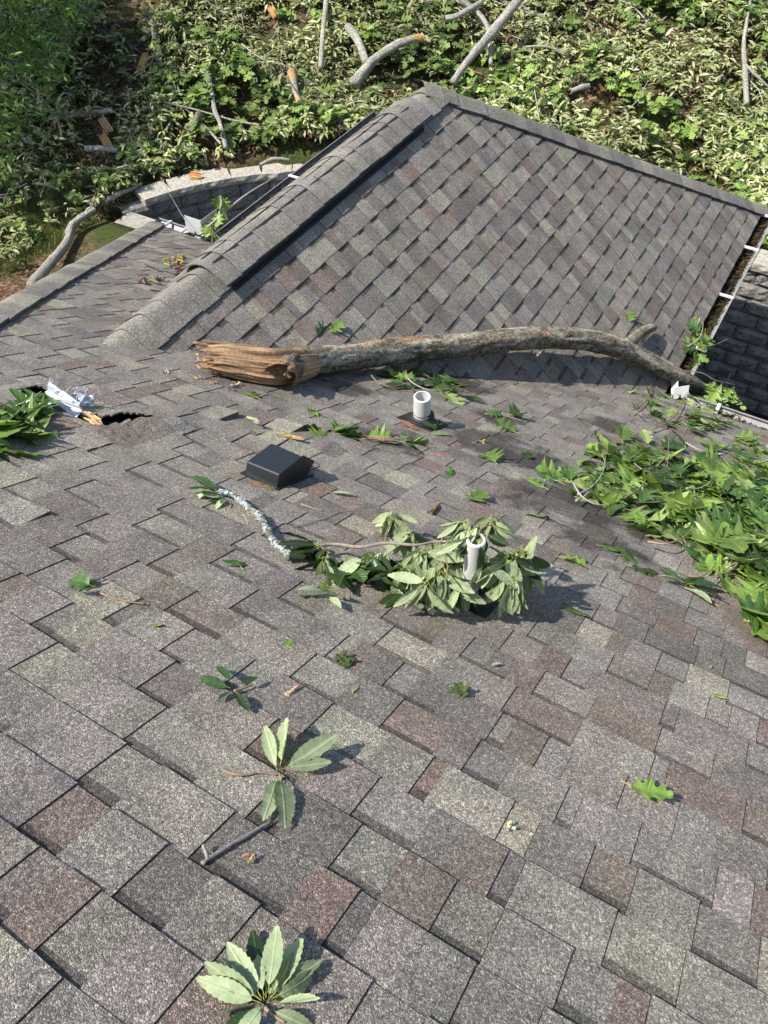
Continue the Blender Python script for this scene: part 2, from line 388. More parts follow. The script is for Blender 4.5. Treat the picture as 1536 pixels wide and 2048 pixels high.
# decks
mb = MB(); st = .25
def deck_cell(u0, u1, v0, v1, depth=0):
    if hx0 < u1 and u0 < hx1 and hs0 < v1 and v0 < hs1 and depth < 4:
        um, vm = (u0+u1)/2, (v0+v1)/2
        for a, b in ((u0, um), (um, u1)):
            for c, d in ((v0, vm), (vm, v1)): deck_cell(a, b, c, d, depth+1)
        return
    if depth == 4 and in_hole((u0+u1)/2, (v0+v1)/2): return
    p = clip([(u0, v0), (u1, v0), (u1, v1), (u0, v1)], *hipc)
    if len(p) > 2:
        mb.face([M(u, v, -.006) for u, v in p]); mb.face([M(u, v, -.024) for u, v in p][::-1])
u = XL
while u < 2.6:
    v = RIDGE_S
    while v < SEnd: deck_cell(u, min(u+st, 2.6), v, min(v+st, SEnd)); v += st
    u += st
main_roof = adopt(mb.build('main_roof', MDECK), house)
mb = MB()
mb.face([K(Y0-.3, .06, -.006), K(YA+.06, .06, -.006), K(YC, VEND, -.006), K(Y0-.3, VEND, -.006)])
mb.face([KL(Y0-.3, .06, -.006), KL(YA+.06, .06, -.006), KL(YC, VEND, -.006), KL(Y0-.3, VEND, -.006)][::-1])
mb.face([K(Y0-.3, .06, -.006), K(YA+.06, .06, -.006), KL(YA+.06, .06, -.006), KL(Y0-.3, .06, -.006)])
mb.face([K(YA+.06, .06, -.006), (XE, YC, ZE-.006), (XLE, YC, ZE-.006), KL(YA+.06, .06, -.006)])
cross_roof = adopt(mb.build('cross_roof', MDECK), house)
def area_px(mb):
    b = max(mb.f, key=lambda f: 1); best = 0
    xs_ = [project(v) for v in mb.v]; x = [p[0] for p in xs_]; y = [p[1] for p in xs_]
    cx, cy_ = sum(x)/len(x), sum(y)/len(y)
    if not (-60 < cx < 1596 and 0 < cy_ < 2108): return 0
    return (max(x)-min(x))*(max(y)-min(y))
def spread_out(pieces, parent, keep, mat_):
    sc = sorted(range(len(pieces)), key=lambda i: -area_px(pieces[i][0]) if not pieces[i][2] else 0)
    top = set(sc[:keep]); rest = MB()
    for i, (mb, c, h, w_) in enumerate(pieces):
        if i in top: o = mb.build('shingle', mat_, parent)
        else:
            k = len(rest.v); rest.v += mb.v; rest.f += [tuple(k+j for j in f) for f in mb.f]; rest.c += mb.c; rest.m += mb.m
    o = rest.build('shingle_field', mat_, parent); o['kind'] = 'stuff'
spread_out(main_pieces, main_roof, 300, MSH)
spread_out(gable_pieces+left_pieces, cross_roof, 0, MSC)
def sub(mb, name, m_, parent, smooth=False):
    o = mb.build(name, m_, parent, smooth); return o

# ridge and hip caps: bent strips
def caps(p0, p1, sideA, sideB, half, n_out, t0, t1, hoff, parent, radius=.05, ex=EX, jit=True, palette=None):
    """caps along p0->p1 laid from p0 upward; sideA/sideB: unit directions down either slope"""
    p0, p1 = Vector(p0), Vector(p1); L = (p1-p0).length; d = (p1-p0)/L
    up = (-(sideA+sideB)).normalized()
    n = int(round((t1-t0)*L/ex)); 
    for k in range(n):
        a = t0*L+k*ex; b = a+ex+.02
        prof = []; NS = 16
        SS = -sideA.dot(up)
        for q in np.linspace(-1, 1, NS+1):
            sd = sideA if q < 0 else sideB; w_ = abs(q)*half
            prof.append((sd+up*SS)*w_ + up*(math.hypot(half*SS, radius)-half*SS-math.hypot(w_*SS, radius)))
        mb = MB(); c = pick() if not palette else random.choice(palette); j = random.uniform(.9, 1.1); c = tuple(x*j for x in c)
        jx = random.uniform(-.005, .005); dark = tuple(x*.45 for x in c)
        jh = random.uniform(-.002, .003)
        rings = [[p0+d*s_+pr+up*h_+sideB*jx for pr in prof] for (s_, h_) in ((a, (.008+hoff+jh)), (b, .004+hoff))]
        n0 = NS+1; mb.v = [tuple(x) for x in rings[0]+rings[1]]
        for i in range(NS): mb.f.append((i, i+1, n0+i+1, n0+i)); mb.c.append(c); mb.m.append(0)
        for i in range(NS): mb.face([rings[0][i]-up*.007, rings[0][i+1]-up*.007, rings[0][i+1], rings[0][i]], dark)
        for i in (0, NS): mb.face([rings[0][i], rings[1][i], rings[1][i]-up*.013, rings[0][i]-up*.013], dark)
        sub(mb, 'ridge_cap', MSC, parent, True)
capP = [(.205, .185, .160), (.218, .198, .164), (.190, .170, .150), (.228, .207, .168)]
sA, sB = Vector((-CQ, 0, -SQ)), VC.copy()
RL = YA-(Y0-.05)
VT0, VT1 = 2.97, 5.22
caps((XR, Y0-.12, ZR), (XR, VT0+.05, ZR), sA, sB, .20, 0, 0.0, 1.0, .016, cross_roof, radius=.035, palette=capP)
caps((XR, VT0-.06, ZR), (XR, VT1+.06, ZR), sA, sB, .215, 0, 0, 1.0, .066, cross_roof, radius=.075, palette=capP)
caps((XR, VT1, ZR), (XR, YA+.08, ZR), sA, sB, .205, 0, 0, 1.0, .034, cross_roof, radius=.06, palette=capP)
# ridge vent under the caps: louvred strips with fins on both sides
mb = MB()
for sd, ny in ((sB, 1), (sA, -1)):
    up = Vector((0, 0, 1)); nrm = NC if ny > 0 else Vector((-SQ, 0, CQ))
    a0 = Vector((XR, VT0, ZR)); ln = Vector((0, VT1-VT0, 0))
    mb.box(a0+sd*.02+nrm*.002, ln, sd*.168, nrm*.034)
    mb.box(a0+sd*.190+nrm*.001, ln, sd*.030, nrm*.007)
    k = 0
    while k*.024 < VT1-VT0:
        mb.box(a0+Vector((0, k*.024, 0))+sd*.190+nrm*.008, (0, .007, 0), sd*.022, nrm*.022); k += 1
sub(mb, 'ridge_vent', MVENT, cross_roof)
# gable hip (right) and hidden hip (left)
hipTop, hipBot = Vector((XR, YA, ZR)), Vector((XE, YC, ZE)); hd = (hipBot-hipTop).normalized()
def perp_down(d, nrm, toward):
    s = d.cross(nrm).normalized(); return s if s.dot(toward) > 0 else -s
endn = Vector((0, (ZR-ZE), (YC-YA))).normalized()
a_, b_ = perp_down(hd, NC, Vector((1, -1, -1))), perp_down(hd, endn, Vector((-1, 1, -1)))
capH = [(.19, .172, .143), (.24, .218, .168), (.165, .15, .13), (.155, .14, .124), (.205, .187, .152)]
caps(hipBot+hd*.02, hipTop, b_, a_, .135, 0, 0, 1.0, .024, cross_roof, radius=.018, palette=capH)
# left hip of the main roof
hb0 = Vector((XL, YE, zm(YE))); hb1 = Vector((hpB.x, hpB.y, zm(hpB.y))); hd2 = (hb1-hb0).normalized()
tl = (TP*abs(hdy))/abs(hdx); nl = Vector((-tl, 0, 1)).normalized()
a2_, b2_ = perp_down(hd2, NM, Vector((1, 1, -.5))), perp_down(hd2, nl, Vector((-1, -1, -.5)))
caps(hb0-hd2*.02, hb0+hd2*6.6, b2_, a2_, .15, 0, 0, 1.0, .022, main_roof, radius=.02, palette=capH)
# other roof faces, walls
mb = MB()
hipEnd = hb0+hd2*7.0
mb.face([hb0-Vector((0, 0, .01)), hipEnd-Vector((0, 0, .01)), (XL, 2*hipEnd.y-YE, hb0.z-.01)])
bk = M(2.6, RIDGE_S)
mb.face([(-1.2, RIDGE_S*CP, zm(RIDGE_S*CP)-.01), (2.6, RIDGE_S*CP, zm(RIDGE_S*CP)-.01), (2.6, RIDGE_S*CP-5, zm(RIDGE_S*CP)-.01-5*TP), (-3.5, RIDGE_S*CP-5, zm(RIDGE_S*CP)-.01-5*TP)])
adopt(mb.build('rear_roof', MSC), house)
mb = MB(); zt = ZE-.16
def wallseg(a, b, zb=0.0, top=None):
    top = zt if top is None else top
    a, b = Vector((*a, zb)), Vector((*b, zb)); d = (b-a).normalized(); n = Vector((d.y, -d.x, 0))
    mb.box(a, b-a, n*.12, (0, 0, top-zb))
wallseg((XL+.4, YE-.3), (XLE+.4, YE-.3)); wallseg((XLE+.4, YE-.3), (XLE+.4, YC-.4)); wallseg((XLE+.4, YC-.4), (XE-.4, YC-.4))
wallseg((XE-.4, YC-.4), (XE-.4, YE-.3)); wallseg((XE-.4, YE-.3), (2.6, YE-.3)); wallseg((XL+.4, -4), (XL+.4, YE-.3)); wallseg((2.5, YE-.3), (2.5, -4)); wallseg((2.5, -4), (XL+.4, -4))
adopt(mb.build('wall', MSID), house)
mb = MB()                                                  # soffits and fascia
mb.box((XL, YE-.42, ZE-.17), (XLE-XL, 0, 0), (0, .40, 0), (0, 0, .02)); mb.box((XE, YE-.42, ZE-.17), (2.6-XE, 0, 0), (0, .40, 0), (0, 0, .02))
mb.box((XE-.42, YE, ZE-.17), (.40, 0, 0), (0, YC-YE, 0), (0, 0, .02)); mb.box((XLE+.02, YE, ZE-.17), (.40, 0, 0), (0, YC-YE, 0), (0, 0, .02))
mb.box((XE-.04, YE, ZE-.15), (.02, 0, 0), (0, YC-YE, 0), (0, 0, .13)); mb.box((XLE+.02, YE, ZE-.15), (.02, 0, 0), (0, YC-YE, 0), (0, 0, .13))
mb.box((XL, YE-.04, ZE-.15), (XLE-XL, 0, 0), (0, .02, 0), (0, 0, .15)); mb.box((XE, YE-.04, ZE-.15), (2.6-XE, 0, 0), (0, .02, 0), (0, 0, .15))
adopt(mb.build('fascia', MWHITE), house)

# gutters: K-style trough swept along an edge
def gutter(a, b, out, label=None, brackets=(), debris=True, gm=None):
    a, b, out = Vector(a), Vector(b), Vector(out); d = b-a; z = Vector((0, 0, 1))
    prof = [(-.004, .0), (-.004, -.105), (.095, -.105), (.103, -.06), (.138, -.035), (.142, -.004), (.128, -.004), (.128, -.012)]
    mb = MB(); L = d.length; n = 24
    for i in range(n):
        for k in range(len(prof)-1):
            q = []
            for t, kk in ((i/n, k), ((i+1)/n, k), ((i+1)/n, k+1), (i/n, k+1)):
                sag = .004*mn.noise((t*L*1.5, a.x, 0))
                q.append(a+d*t+out*prof[kk][0]+z*(prof[kk][1]+sag))
            mb.face(q)
    for e in (a, b): mb.face([e+out*x+z*h for x, h in prof[:6]])
    g = adopt(mb.build('gutter', gm or MGUT), house)
    if label: g['label'] = label
    dn = d.normalized()
    for t in brackets:
        mb = MB(); p = a+d*t
        mb.box(p-dn*.013+z*-.004-out*.01, dn*.026, out*.155, z*.012); mb.box(p-dn*.006+z*.009-out*.005, dn*.012, out*.14, z*.006)
        sub(mb, 'gutter_bracket', MWHITE, g)
    if debris:
        mb = MB()
        for _ in range(int(L*420)):
            t = random.random(); p = a+d*t+out*random.uniform(.005, .112)+z*(-.078+random.random()*.04)
            c = random.choice([(.05, .032, .018), (.08, .05, .028), (.03, .022, .014), (.14, .065, .025), (.035, .06, .015)])
            x = Vector((random.gauss(0, 1), random.gauss(0, 1), random.gauss(0, .4))).normalized()*random.uniform(.01, .035); y = x.cross(Vector((random.random(), random.random(), 1))).normalized()*.006
            mb.face([p-x-y, p+x-y*.4, p+x*.9+y, p-x+y], c)
        mb.face([a+out*.0+z*-.07, b+out*.0+z*-.07, b+out*.115+z*-.07, a+out*.115+z*-.07], (.035, .025, .016))
        o = sub(mb, 'gutter_debris', MWOOD, g); o['kind'] = 'stuff'
gz = -.018
def gy(px, py):
    d = ray(px, py); return CAM.y+d.y*((ZE-Z0)/d.z)
GB = [(1530, 428), (1496, 492), (1450, 588), (1398, 694)]
gutter((XE+.006, YE+.12, ZE+gz), (XE+.006, YC+.02, ZE+gz), (1, 0, 0), 'white gutter full of rotting leaves along the right eave', [(gy(*q)-YE-.12)/(YC-YE-.1) for q in GB] + [.06])
gutter((XLE-.006, YE+.12, ZE+gz), (XLE-.006, YC+.02, ZE+gz), (-1, 0, 0), None, [.45], True, plain('dull_gutter', (.13, .13, .13), .5, .4, 6, .3, .05))
gutter((XL-.02, YE+.012, zm(YE)+gz), (XLE-.13, YE+.012, zm(YE)+gz), (0, 1, 0), 'short white gutter beside the curved wall', [.25, .62], False)
gutter((XE+.13, YE+.012, zm(YE)+gz), (2.6, YE+.012, zm(YE)+gz), (0, 1, 0), None, [.1, .3, .5, .7], True)
# splash guard (bent plate) at the left valley, broken one at the right valley
mb = MB(); g0 = hz(432, 484, zm(YE)+.0)
def plate(o, a, b, t=.003):
    n = Vector(a).cross(Vector(b)).normalized()*t; mb.box(o, a, b, n)
plate(Vector((XLE-.13, YE+.10, zm(YE)-.03)), (-.22, 0, 0), (0, .01, .17)); plate(Vector((XLE-.13, YE+.10, zm(YE)-.03)), (0, .26, 0), (-.01, 0, .17))
adopt(mb.build('splash_guard', plain('grey_metal', (.5, .5, .5), .4, .5, 6, .1, 0)), house)
mb = MB(); q0 = Vector((XE+.09, YE+.10, ZE-.01))
plate(q0, (.10, .05, .03), (-.02, .02, .10)); plate(q0+Vector((-.02, .02, 0)), (-.06, .16, .04), (.03, .02, .08))
adopt(mb.build('splash_guard', MWHITE), house)['label'] = 'bent white flashing piece under the log tip'

# ------------------------------------------------------------------ terrain
WZ = Z0-5.62                                              # top of the retaining walls
WP = [(-8.30, 6.75), (-8.13, 7.12), (-7.95, 7.52), (-7.68, 7.95), (-7.22, 8.48), (-6.77, 8.80), (-6.1, 9.16), (-5.2, 9.46), (-4.2, 9.64), (-3, 9.72), (-1.5, 9.73), (0, 9.70), (2, 9.66), (5, 9.6)]
def wall_side(x, y):                                     # >0 behind the wall (hill side)
    best = 1e9; sgn = 1
    for (a, b), (c, d) in zip(WP, WP[1:]):
        t = max(0, min(1, ((x-a)*(c-a)+(y-b)*(d-b))/((c-a)**2+(d-b)**2)))
        dx, dy = x-a-t*(c-a), y-b-t*(d-b); q = math.hypot(dx, dy)
        if q < best: best = q; sgn = 1 if ((c-a)*dy-(d-b)*dx) > 0 else -1
    return best*sgn
PITZ = Z0-7.75
def gz_(x, y):
    d = .94*(y-9.9)-.42*(x+4.2); hill = .36*max(0, d)**1.0 if d < 9 else .36*9+.25*(d-9)
    z = WZ-.06+hill+.09*mn.noise((x*.5, y*.5, 0))+.03*mn.noise((x*1.7, y*1.7, 3))
    if x < -8.4: z -= .06*min(6, -8.4-x)*max(0, min(1, (9-y)/6))
    ws = wall_side(x, y)
    if x > -8.35 and ws < .16 and y > 6.75 or (x > -6.6 and y <= 6.75): return PITZ+.02*mn.noise((x, y, 9))
    return z
def grid(x0, x1, y0, y1, st):
    nx, ny = int((x1-x0)/st)+1, int((y1-y0)/st)+1; V = []; F = []
    for j in range(ny):
        for i in range(nx):
            x, y = x0+i*st, y0+j*st; V.append((x, y, gz_(x, y)))
    for j in range(ny-1):
        for i in range(nx-1): a = j*nx+i; F.append((a, a+1, a+nx+1, a+nx))
    return V, F
def ground_mat():
    m, nt, b, N, LK = mat('forest_floor'); geo = N('ShaderNodeNewGeometry'); pos = geo.outputs['Position']
    n1 = N('ShaderNodeTexNoise', i_Scale=.55, i_Detail=4.0); n2 = N('ShaderNodeTexNoise', i_Scale=22.0, i_Detail=8.0, i_Roughness=.7); v = N('ShaderNodeTexVoronoi', i_Scale=26.0)
    for x in (n1, n2, v): LK(pos, x.inputs['Vector'])
    sc = N('ShaderNodeSeparateColor'); LK(v.outputs['Color'], sc.inputs[0])
    lit_ = ramp(nt, sc.outputs[0], [(0, (.05, .030, .018)), (.4, (.10, .06, .036)), (.75, (.17, .105, .065)), (1, (.24, .17, .11))])
    grs = ramp(nt, n2.outputs[0], [(.3, (.022, .035, .010)), (.6, (.07, .085, .025)), (.8, (.12, .11, .045))])
    mk_ = ramp(nt, n1.outputs[0], [(.38, 0), (.54, 1)])
    LK(mul(nt, lit_, grs, 'MIX', mk_), b.inputs['Base Color']); b.inputs['Roughness'].default_value = .95; b.inputs['Specular IOR Level'].default_value = .1
    bp = N('ShaderNodeBump', i_Strength=.9, i_Distance=.03); LK(n2.outputs[0], bp.inputs['Height']); LK(bp.outputs[0], b.inputs['Normal']); return m
MGR = ground_mat()
V, F = grid(-24, 8, -2, 26, .14)
tag(link('hillside', self_mesh('hillside', V, F, None, None, MGR, True)), kind='structure')
mb = MB()
for a in ((-150, -150, -24, 200), (8, -150, 150, 200), (-24, -150, 8, -2)):
    mb.face([(a[0], a[1], 1.5), (a[2], a[1], 1.5), (a[2], a[3], 1.5), (a[0], a[3], 1.5)])
mb.face([(-24, 26, gz_(-10, 26)-.5), (8, 26, gz_(4, 26)-.5), (8, 120, 25), (-24, 120, 25)])
tag(mb.build('ground', MGR), kind='structure')
mb = MB()
for k in range(7):
    y0, y1 = .6+k*.92, .6+k*.92+.915
    mb.box((-8.18, y0, WZ-.35), (1.25, 0, 0), (0, y1-y0, 0), (0, 0, .235))
    for f in range(6): mb.c[-1-f] = (1, 1, 1)
tag(mb.build('path', MCONC), kind='structure')
def hg(px, py):                                           # point of the hillside seen at a pixel
    d = ray(px, py); t = 5.0
    while t < 60:
        p = CAM+d*t
        if p.z < gz_(p.x, p.y): break
        t += .12
    return CAM+d*t
# retaining walls of split-face blocks
def block_mesh(i, wd, ht, dp):
    r = random.Random(i); nx, nz = 6, 4; v = []; f = []
    for k in range(nz+1):
        for j in range(nx+1):
            e = j in (0, nx) or k in (0, nz)
            v.append((wd*(j/nx-.5)*.985, -.0 if e else -.012-r.random()*.035, ht*k/nz*.975))
    for k in range(nz):
        for j in range(nx): a = k*(nx+1)+j; f.append((a, a+1, a+nx+2, a+nx+1))
    n = len(v); v += [(-wd*.4, dp, 0), (wd*.4, dp, 0), (wd*.4, dp, ht*.975), (-wd*.4, dp, ht*.975)]
    c = [0, nx, (nz+1)*(nx+1)-1, nz*(nx+1)]
    f += [(c[3], c[2], n+2, n+3), (c[0], c[3], n+3, n), (c[2], c[1], n+1, n+2)]
    return self_mesh('block', v, f, None, None, MBLOCK)
def cap_mesh(i, wd):
    r = random.Random(50+i); nx = 5; v = []; f = []; h = .10; fr = []
    for k, (z) in enumerate((0, h*.5, h)):
        for j in range(nx+1): v.append((wd*(j/nx-.5)*.99, -.05-(r.random()*.02 if k == 1 else r.random()*.006), z))
    for k in range(2):
        for j in range(nx): a = k*(nx+1)+j; f.append((a, a+1, a+nx+2, a+nx+1))
    n = len(v); v += [(-wd*.49, .30, 0), (wd*.49, .30, 0), (wd*.49, .30, h), (-wd*.49, .30, h)]
    a, b = 2*(nx+1), 2*(nx+1)+nx
    f += [tuple(range(a, b+1))+(n+2, n+3), (0, a//2, a, n+3, n), (nx, n+1, n+2, b, (a//2)+nx), (n, n+3, n+2, n+1), tuple(range(nx+1))[::-1]+(n, n+1)]
    return self_mesh('cap_stone', v, f, None, None, MCAP)
BM = [block_mesh(i, .42, .20, .2) for i in range(6)]; CM = [cap_mesh(i, .42) for i in range(4)]
def arc_pts(path, step, off):
    out = []; acc = -off
    for (a, b), (c, d) in zip(path, path[1:]):
        L = math.hypot(c-a, d-b)
        while acc <= L:
            if acc >= 0: t = acc/L; out.append((a+(c-a)*t, b+(d-b)*t, math.atan2(d-b, c-a)))
            acc += step
        acc -= L
    return out
def smooth_path(P, n=8):
    out = []
    for i in range(len(P)-1):
        p0, p1, p2, p3 = (Vector(P[max(0, min(len(P)-1, i+k))]) for k in (-1, 0, 1, 2))
        for k in range(n):
            t = k/n; out.append(tuple(.5*((2*p1)+(p2-p0)*t+(2*p0-5*p1+4*p2-p3)*t*t+(3*p1-p0-3*p2+p3)*t**3)))
    return out+[tuple(P[-1])]
def ret_wall(path, rows, label):
    root = empty('retaining_wall', (path[0][0], path[0][1], WZ-.1-rows*.2)); tag(root, label, 'retaining wall')
    sm = smooth_path(path)
    for r in range(rows):
        for (x, y, a) in arc_pts(sm, .422, .21 if r % 2 else .0):
            b = math.sin(r)*0; n = Vector((math.sin(a), -math.cos(a), 0))
            o = link('block', random.choice(BM), root); q = Vector((x, y, WZ-.10-.2*(r+1)))+n*(.006*r)
            o.location = q-root.location; o.rotation_euler = (0, 0, a+random.uniform(-.01, .01))
    for (x, y, a) in arc_pts(sm, .424, .1):
        o = link('cap_stone', random.choice(CM), root); o.location = Vector((x, y, WZ-.098))-root.location; o.rotation_euler = (0, 0, a)
    return root
ret_wall(WP[1:8], 9, 'curved grey block retaining wall with pale cap stones behind the left gutter')
ret_wall([(-2.4, 9.73), (-1.5, 9.73), (0, 9.70), (2, 9.66), (3.2, 9.64)], 10, 'tall grey block retaining wall at right beyond the leaf filled gutter')

# ------------------------------------------------------------------ leaf meshes (local: stalk at origin, blade along +Y, length 1)
def leaf_chestnut(i, m_):
    r = random.Random(i); n = 18; v = []; f = []; mi = []
    fold, bend, tw = r.uniform(.1, .7), r.uniform(-.5, .15), r.uniform(-.3, .3)
    for k in range(n+1):
        t = k/n; w_ = .172*math.sin(math.pi*min(1, t**.88))**.75*(1.055 if k % 2 else .945) if 0 < k < n else .004
        z = bend*t*t; cv = tw*t
        for s in (-1, 0, 1):
            v.append((s*w_*math.cos(fold)-.08*math.sin(t*2.5)*r.choice([1])*tw, .12+t*.92+(0.012 if k % 2 else -.005)*abs(s), z+abs(s)*w_*math.sin(fold)+s*w_*cv+abs(s)*r.uniform(-.015, .015)))
    for k in range(n):
        a = 3*k; f += [(a, a+1, a+4, a+3), (a+1, a+2, a+5, a+4)]; mi += [0, 0]
    b = len(v)
    for y, q in ((-.0, .010), (.13, .008)): v += [(-q, y, 0), (q, y, 0), (0, y, q*1.6)]
    f += [(b, b+1, b+4, b+3), (b+1, b+2, b+5, b+4), (b+2, b, b+3, b+5)]; mi += [1, 1, 1]
    return self_mesh('leaf', v, f, None, mi, [m_, MPET], True)
OUTL = [(.0, .004), (.04, .07), (.09, .13), (.15, .30), (.19, .27), (.215, .20), (.25, .165), (.30, .19), (.37, .36), (.44, .47), (.455, .40), (.49, .41), (.50, .30), (.53, .20), (.59, .19), (.66, .32), (.74, .41), (.75, .33), (.79, .32), (.80, .22), (.83, .15), (.88, .17), (.94, .12), (1.0, .004)]
def leaf_oak(i, m_):
    r = random.Random(100+i); v = []; f = []; mi = []
    fold, bend, sx = r.uniform(-.25, .4), r.uniform(-.4, .2), r.uniform(.9, 1.15); curl = r.uniform(-.45, .45)
    for k, (y, x) in enumerate(OUTL):
        for s in (-1, 0, 1):
            xx = s*x*sx*(r.uniform(.88, 1.1) if s else 1); yy = y+(r.uniform(-.02, .02) if s else 0)
            if s == 0: yy = .15+.92*max(0, min(1, k/(len(OUTL)-1)))-.15
            z = bend*yy*yy+abs(xx)*fold+curl*xx*abs(xx)*1.8+.03*math.sin(9*yy+s*1.3+i)*abs(s)
            v.append((xx, .22+yy*.85, z))
    for k in range(len(OUTL)-1):
        a = 3*k; f += [(a, a+1, a+4, a+3), (a+1, a+2, a+5, a+4)]; mi += [0, 0]
    b = len(v)
    for y, q in ((0, .008), (.23, .007)): v += [(-q, y, 0), (q, y, 0), (0, y, q*1.6)]
    f += [(b, b+1, b+4, b+3), (b+1, b+2, b+5, b+4), (b+2, b, b+3, b+5)]; mi += [1, 1, 1]
    return self_mesh('leaf', v, f, None, mi, [m_, MPET], False)
LM = {'pale': [leaf_chestnut(i, MPALE) for i in range(6)], 'dark': [leaf_chestnut(10+i, MDARK) for i in range(5)],
      'oak': [leaf_oak(i, MOAK) for i in range(7)], 'oakd': [leaf_oak(20+i, MOAKD) for i in range(6)], 'oakp': [leaf_oak(40+i, MOAKP) for i in range(4)]}
def frame(p, y, up):
    y = Vector(y).normalized(); up = Vector(up); x = y.cross(up)
    if x.length < 1e-3: x = y.cross(Vector((1, 0, 0)))
    x.normalize(); z = x.cross(y)
    m = Matrix.Identity(4)
    for i in range(3): m[i][0] = x[i]; m[i][1] = y[i]; m[i][2] = z[i]; m[i][3] = p[i]
    return m
def leaf(kind, p, d, up, size, parent=None, roll=0.0, name='leaf'):
    o = link(name, random.choice(LM[kind]), None)
    mw = frame(p, d, up) @ Matrix.Rotation(roll, 4, 'Y') @ Matrix.Diagonal((size*random.uniform(.88, 1.1), size, size, 1))
    if parent:
        o.parent = parent; mw = Matrix.Translation(parent.location).inverted() @ mw
    o.matrix_basis = mw; return o
def pdir(px, py, ang, n=NM, lift_=0, hit=None):
    """direction on the roof plane whose picture angle (0 = right, 90 = up) is ang"""
    h = hit or hm; a = h(px, py); b = h(px+20*math.cos(math.radians(ang)), py-20*math.sin(math.radians(ang))); return (b-a).normalized()
BARKC = (.16, .13, .10)
def twig(parent, pts, r0, r1, col=BARKC, name='twig', n=6, wob=.15, mat_=None):
    mb = MB(); L = len(pts); loc = parent.location if parent else Vector((0, 0, 0))
    sm = smooth_path([tuple(p) for p in pts], 4) if L > 2 else pts
    k = len(sm); mb.tube([Vector(p)-loc for p in sm], [r0+(r1-r0)*i/(k-1) for i in range(k)], n, col, 0, wob)
    return mb.build(name, mat_ or MTWIG, parent, True)

# ------------------------------------------------------------------ roof fittings
def ring(p, n, r, k, ph=0):
    n = Vector(n).normalized(); a = n.cross(Vector((1, 0, 0))).normalized(); b = n.cross(a)
    return [p+(a*math.cos(2*math.pi*i/k+ph)+b*math.sin(2*math.pi*i/k+ph))*r for i in range(k)]
def loft(mb, rings, close=False, mi=0):
    for A, B in zip(rings, rings[1:]):
        k = len(A)
        for i in range(k): mb.face([A[i], A[(i+1) % k], B[(i+1) % k], B[i]], (1, 1, 1), mi)
    if close: mb.face(rings[-1])
def weld(o):
    import bmesh
    bm = bmesh.new(); bm.from_mesh(o.data); bmesh.ops.remove_doubles(bm, verts=bm.verts, dist=1e-5); bm.to_mesh(o.data); bm.free()
    return o
def shade_auto(o, ang=40):
    weld(o); me = o.data; me.polygons.foreach_set('use_smooth', np.ones(len(me.polygons), dtype=bool))
    import bmesh
    bm = bmesh.new(); bm.from_mesh(me)
    for e in bm.edges: e.smooth = not (len(e.link_faces) == 2 and e.calc_face_angle(0) > math.radians(ang))
    bm.to_mesh(me); bm.free(); return o
def vent_pipe(px, py, rad, height, label, boot_r, dark=False):
    p = hm(px, py); root = empty('vent_pipe', p); tag(root, label, 'vent pipe', 'plastic vent pipes through the roof'); z = Vector((0, 0, 1)); o0 = Vector((0, 0, 0))
    mb = MB(); k = 32; h0 = -.12
    loft(mb, [ring(o0+z*h0, z, rad, k), ring(o0+z*(height-.003), z, rad, k), ring(o0+z*height, z, rad-.003, k), ring(o0+z*height, z, rad-.008, k), ring(o0+z*(h0), z, rad-.008, k)])
    shade_auto(mb.build('pipe', MPVC, root))
    mb = MB(); n = NM
    loft(mb, [ring(o0+n*.012, n, boot_r*1.0, 40), ring(o0+n*.017, n, boot_r*.99, 40), ring(o0+n*.022, n, boot_r*.80, 40), ring(o0+n*.030, n, boot_r*.78, 40), ring(o0+n*.034, n, boot_r*.70, 40),
              ring(o0+n*.05+z*.012, (n+z)/2, rad*1.18, 40), ring(o0+z*.078, z, rad*1.06, 40), ring(o0+z*.080, z, rad*.99, 40)])
    shade_auto(mb.build('flashing_boot', MRUB, root), 50)
    mb = MB()
    a = n.cross(Vector((1, 0, 0))).normalized(); X = Vector((1, 0, 0))
    mb.box(o0-X*boot_r*1.15-VM*boot_r*1.1+n*.006, X*boot_r*2.3, VM*boot_r*2.3, n*.005); mb.build('flashing_plate', MBLACK if dark else MRUB, root)
    return root
vent_pipe(843, 846, .0445, .185, 'short white plastic vent pipe in a black rubber boot below the log', .092)
vent_pipe(938, 1200, .029, .315, 'tall white plastic vent pipe half hidden by drooping pale leaves', .075)
# black box vent: sloping hood with peaked sides, open on the downslope side
pv = hm(553, 981); rv = empty('roof_vent', pv); tag(rv, 'black plastic box vent with sloping hood standing alone on the shingles', 'roof vent')
X = Vector((1, 0, 0)); o0 = Vector((0, 0, 0))
cr = [hm(*q)-pv for q in ((499, 962), (553, 981), (606, 955))]
side = (cr[1]-cr[0]); fwd = (cr[2]-cr[1]); wv, lv = .155, .20
ux = X; 
def VP(x, s, h): return X*x+VM*s+NM*h
mb = MB(); W, Lg = .15, .24
prof = [(0, .0), (0, .062), (.145, .105), (Lg, .062), (Lg-.03, .018), (Lg-.03, 0)]
for k in range(len(prof)-1):
    a, b = prof[k], prof[k+1]; mb.face([VP(-W, a[0], a[1]), VP(0.0, a[0], a[1]), VP(0.0, b[0], b[1]), VP(-W, b[0], b[1])])
for x in (-W, 0): mb.face([VP(x, *q) for q in prof])
hood = mb.build('hood', MBLACK, rv)
bv = hood.modifiers.new('bevel', 'BEVEL'); bv.width = .006; bv.segments = 2; weld(hood)
mb = MB(); mb.box(VP(-W-.012, -.012, .007), X*(W+.024), VM*(Lg+.02), NM*.006); mb.build('flange', MBLACK, rv)
mb = MB()
for i in range(6): mb.box(VP(-W+.012, Lg-.024, .004+i*.0), X*(W-.024), VM*.002, NM*.003)
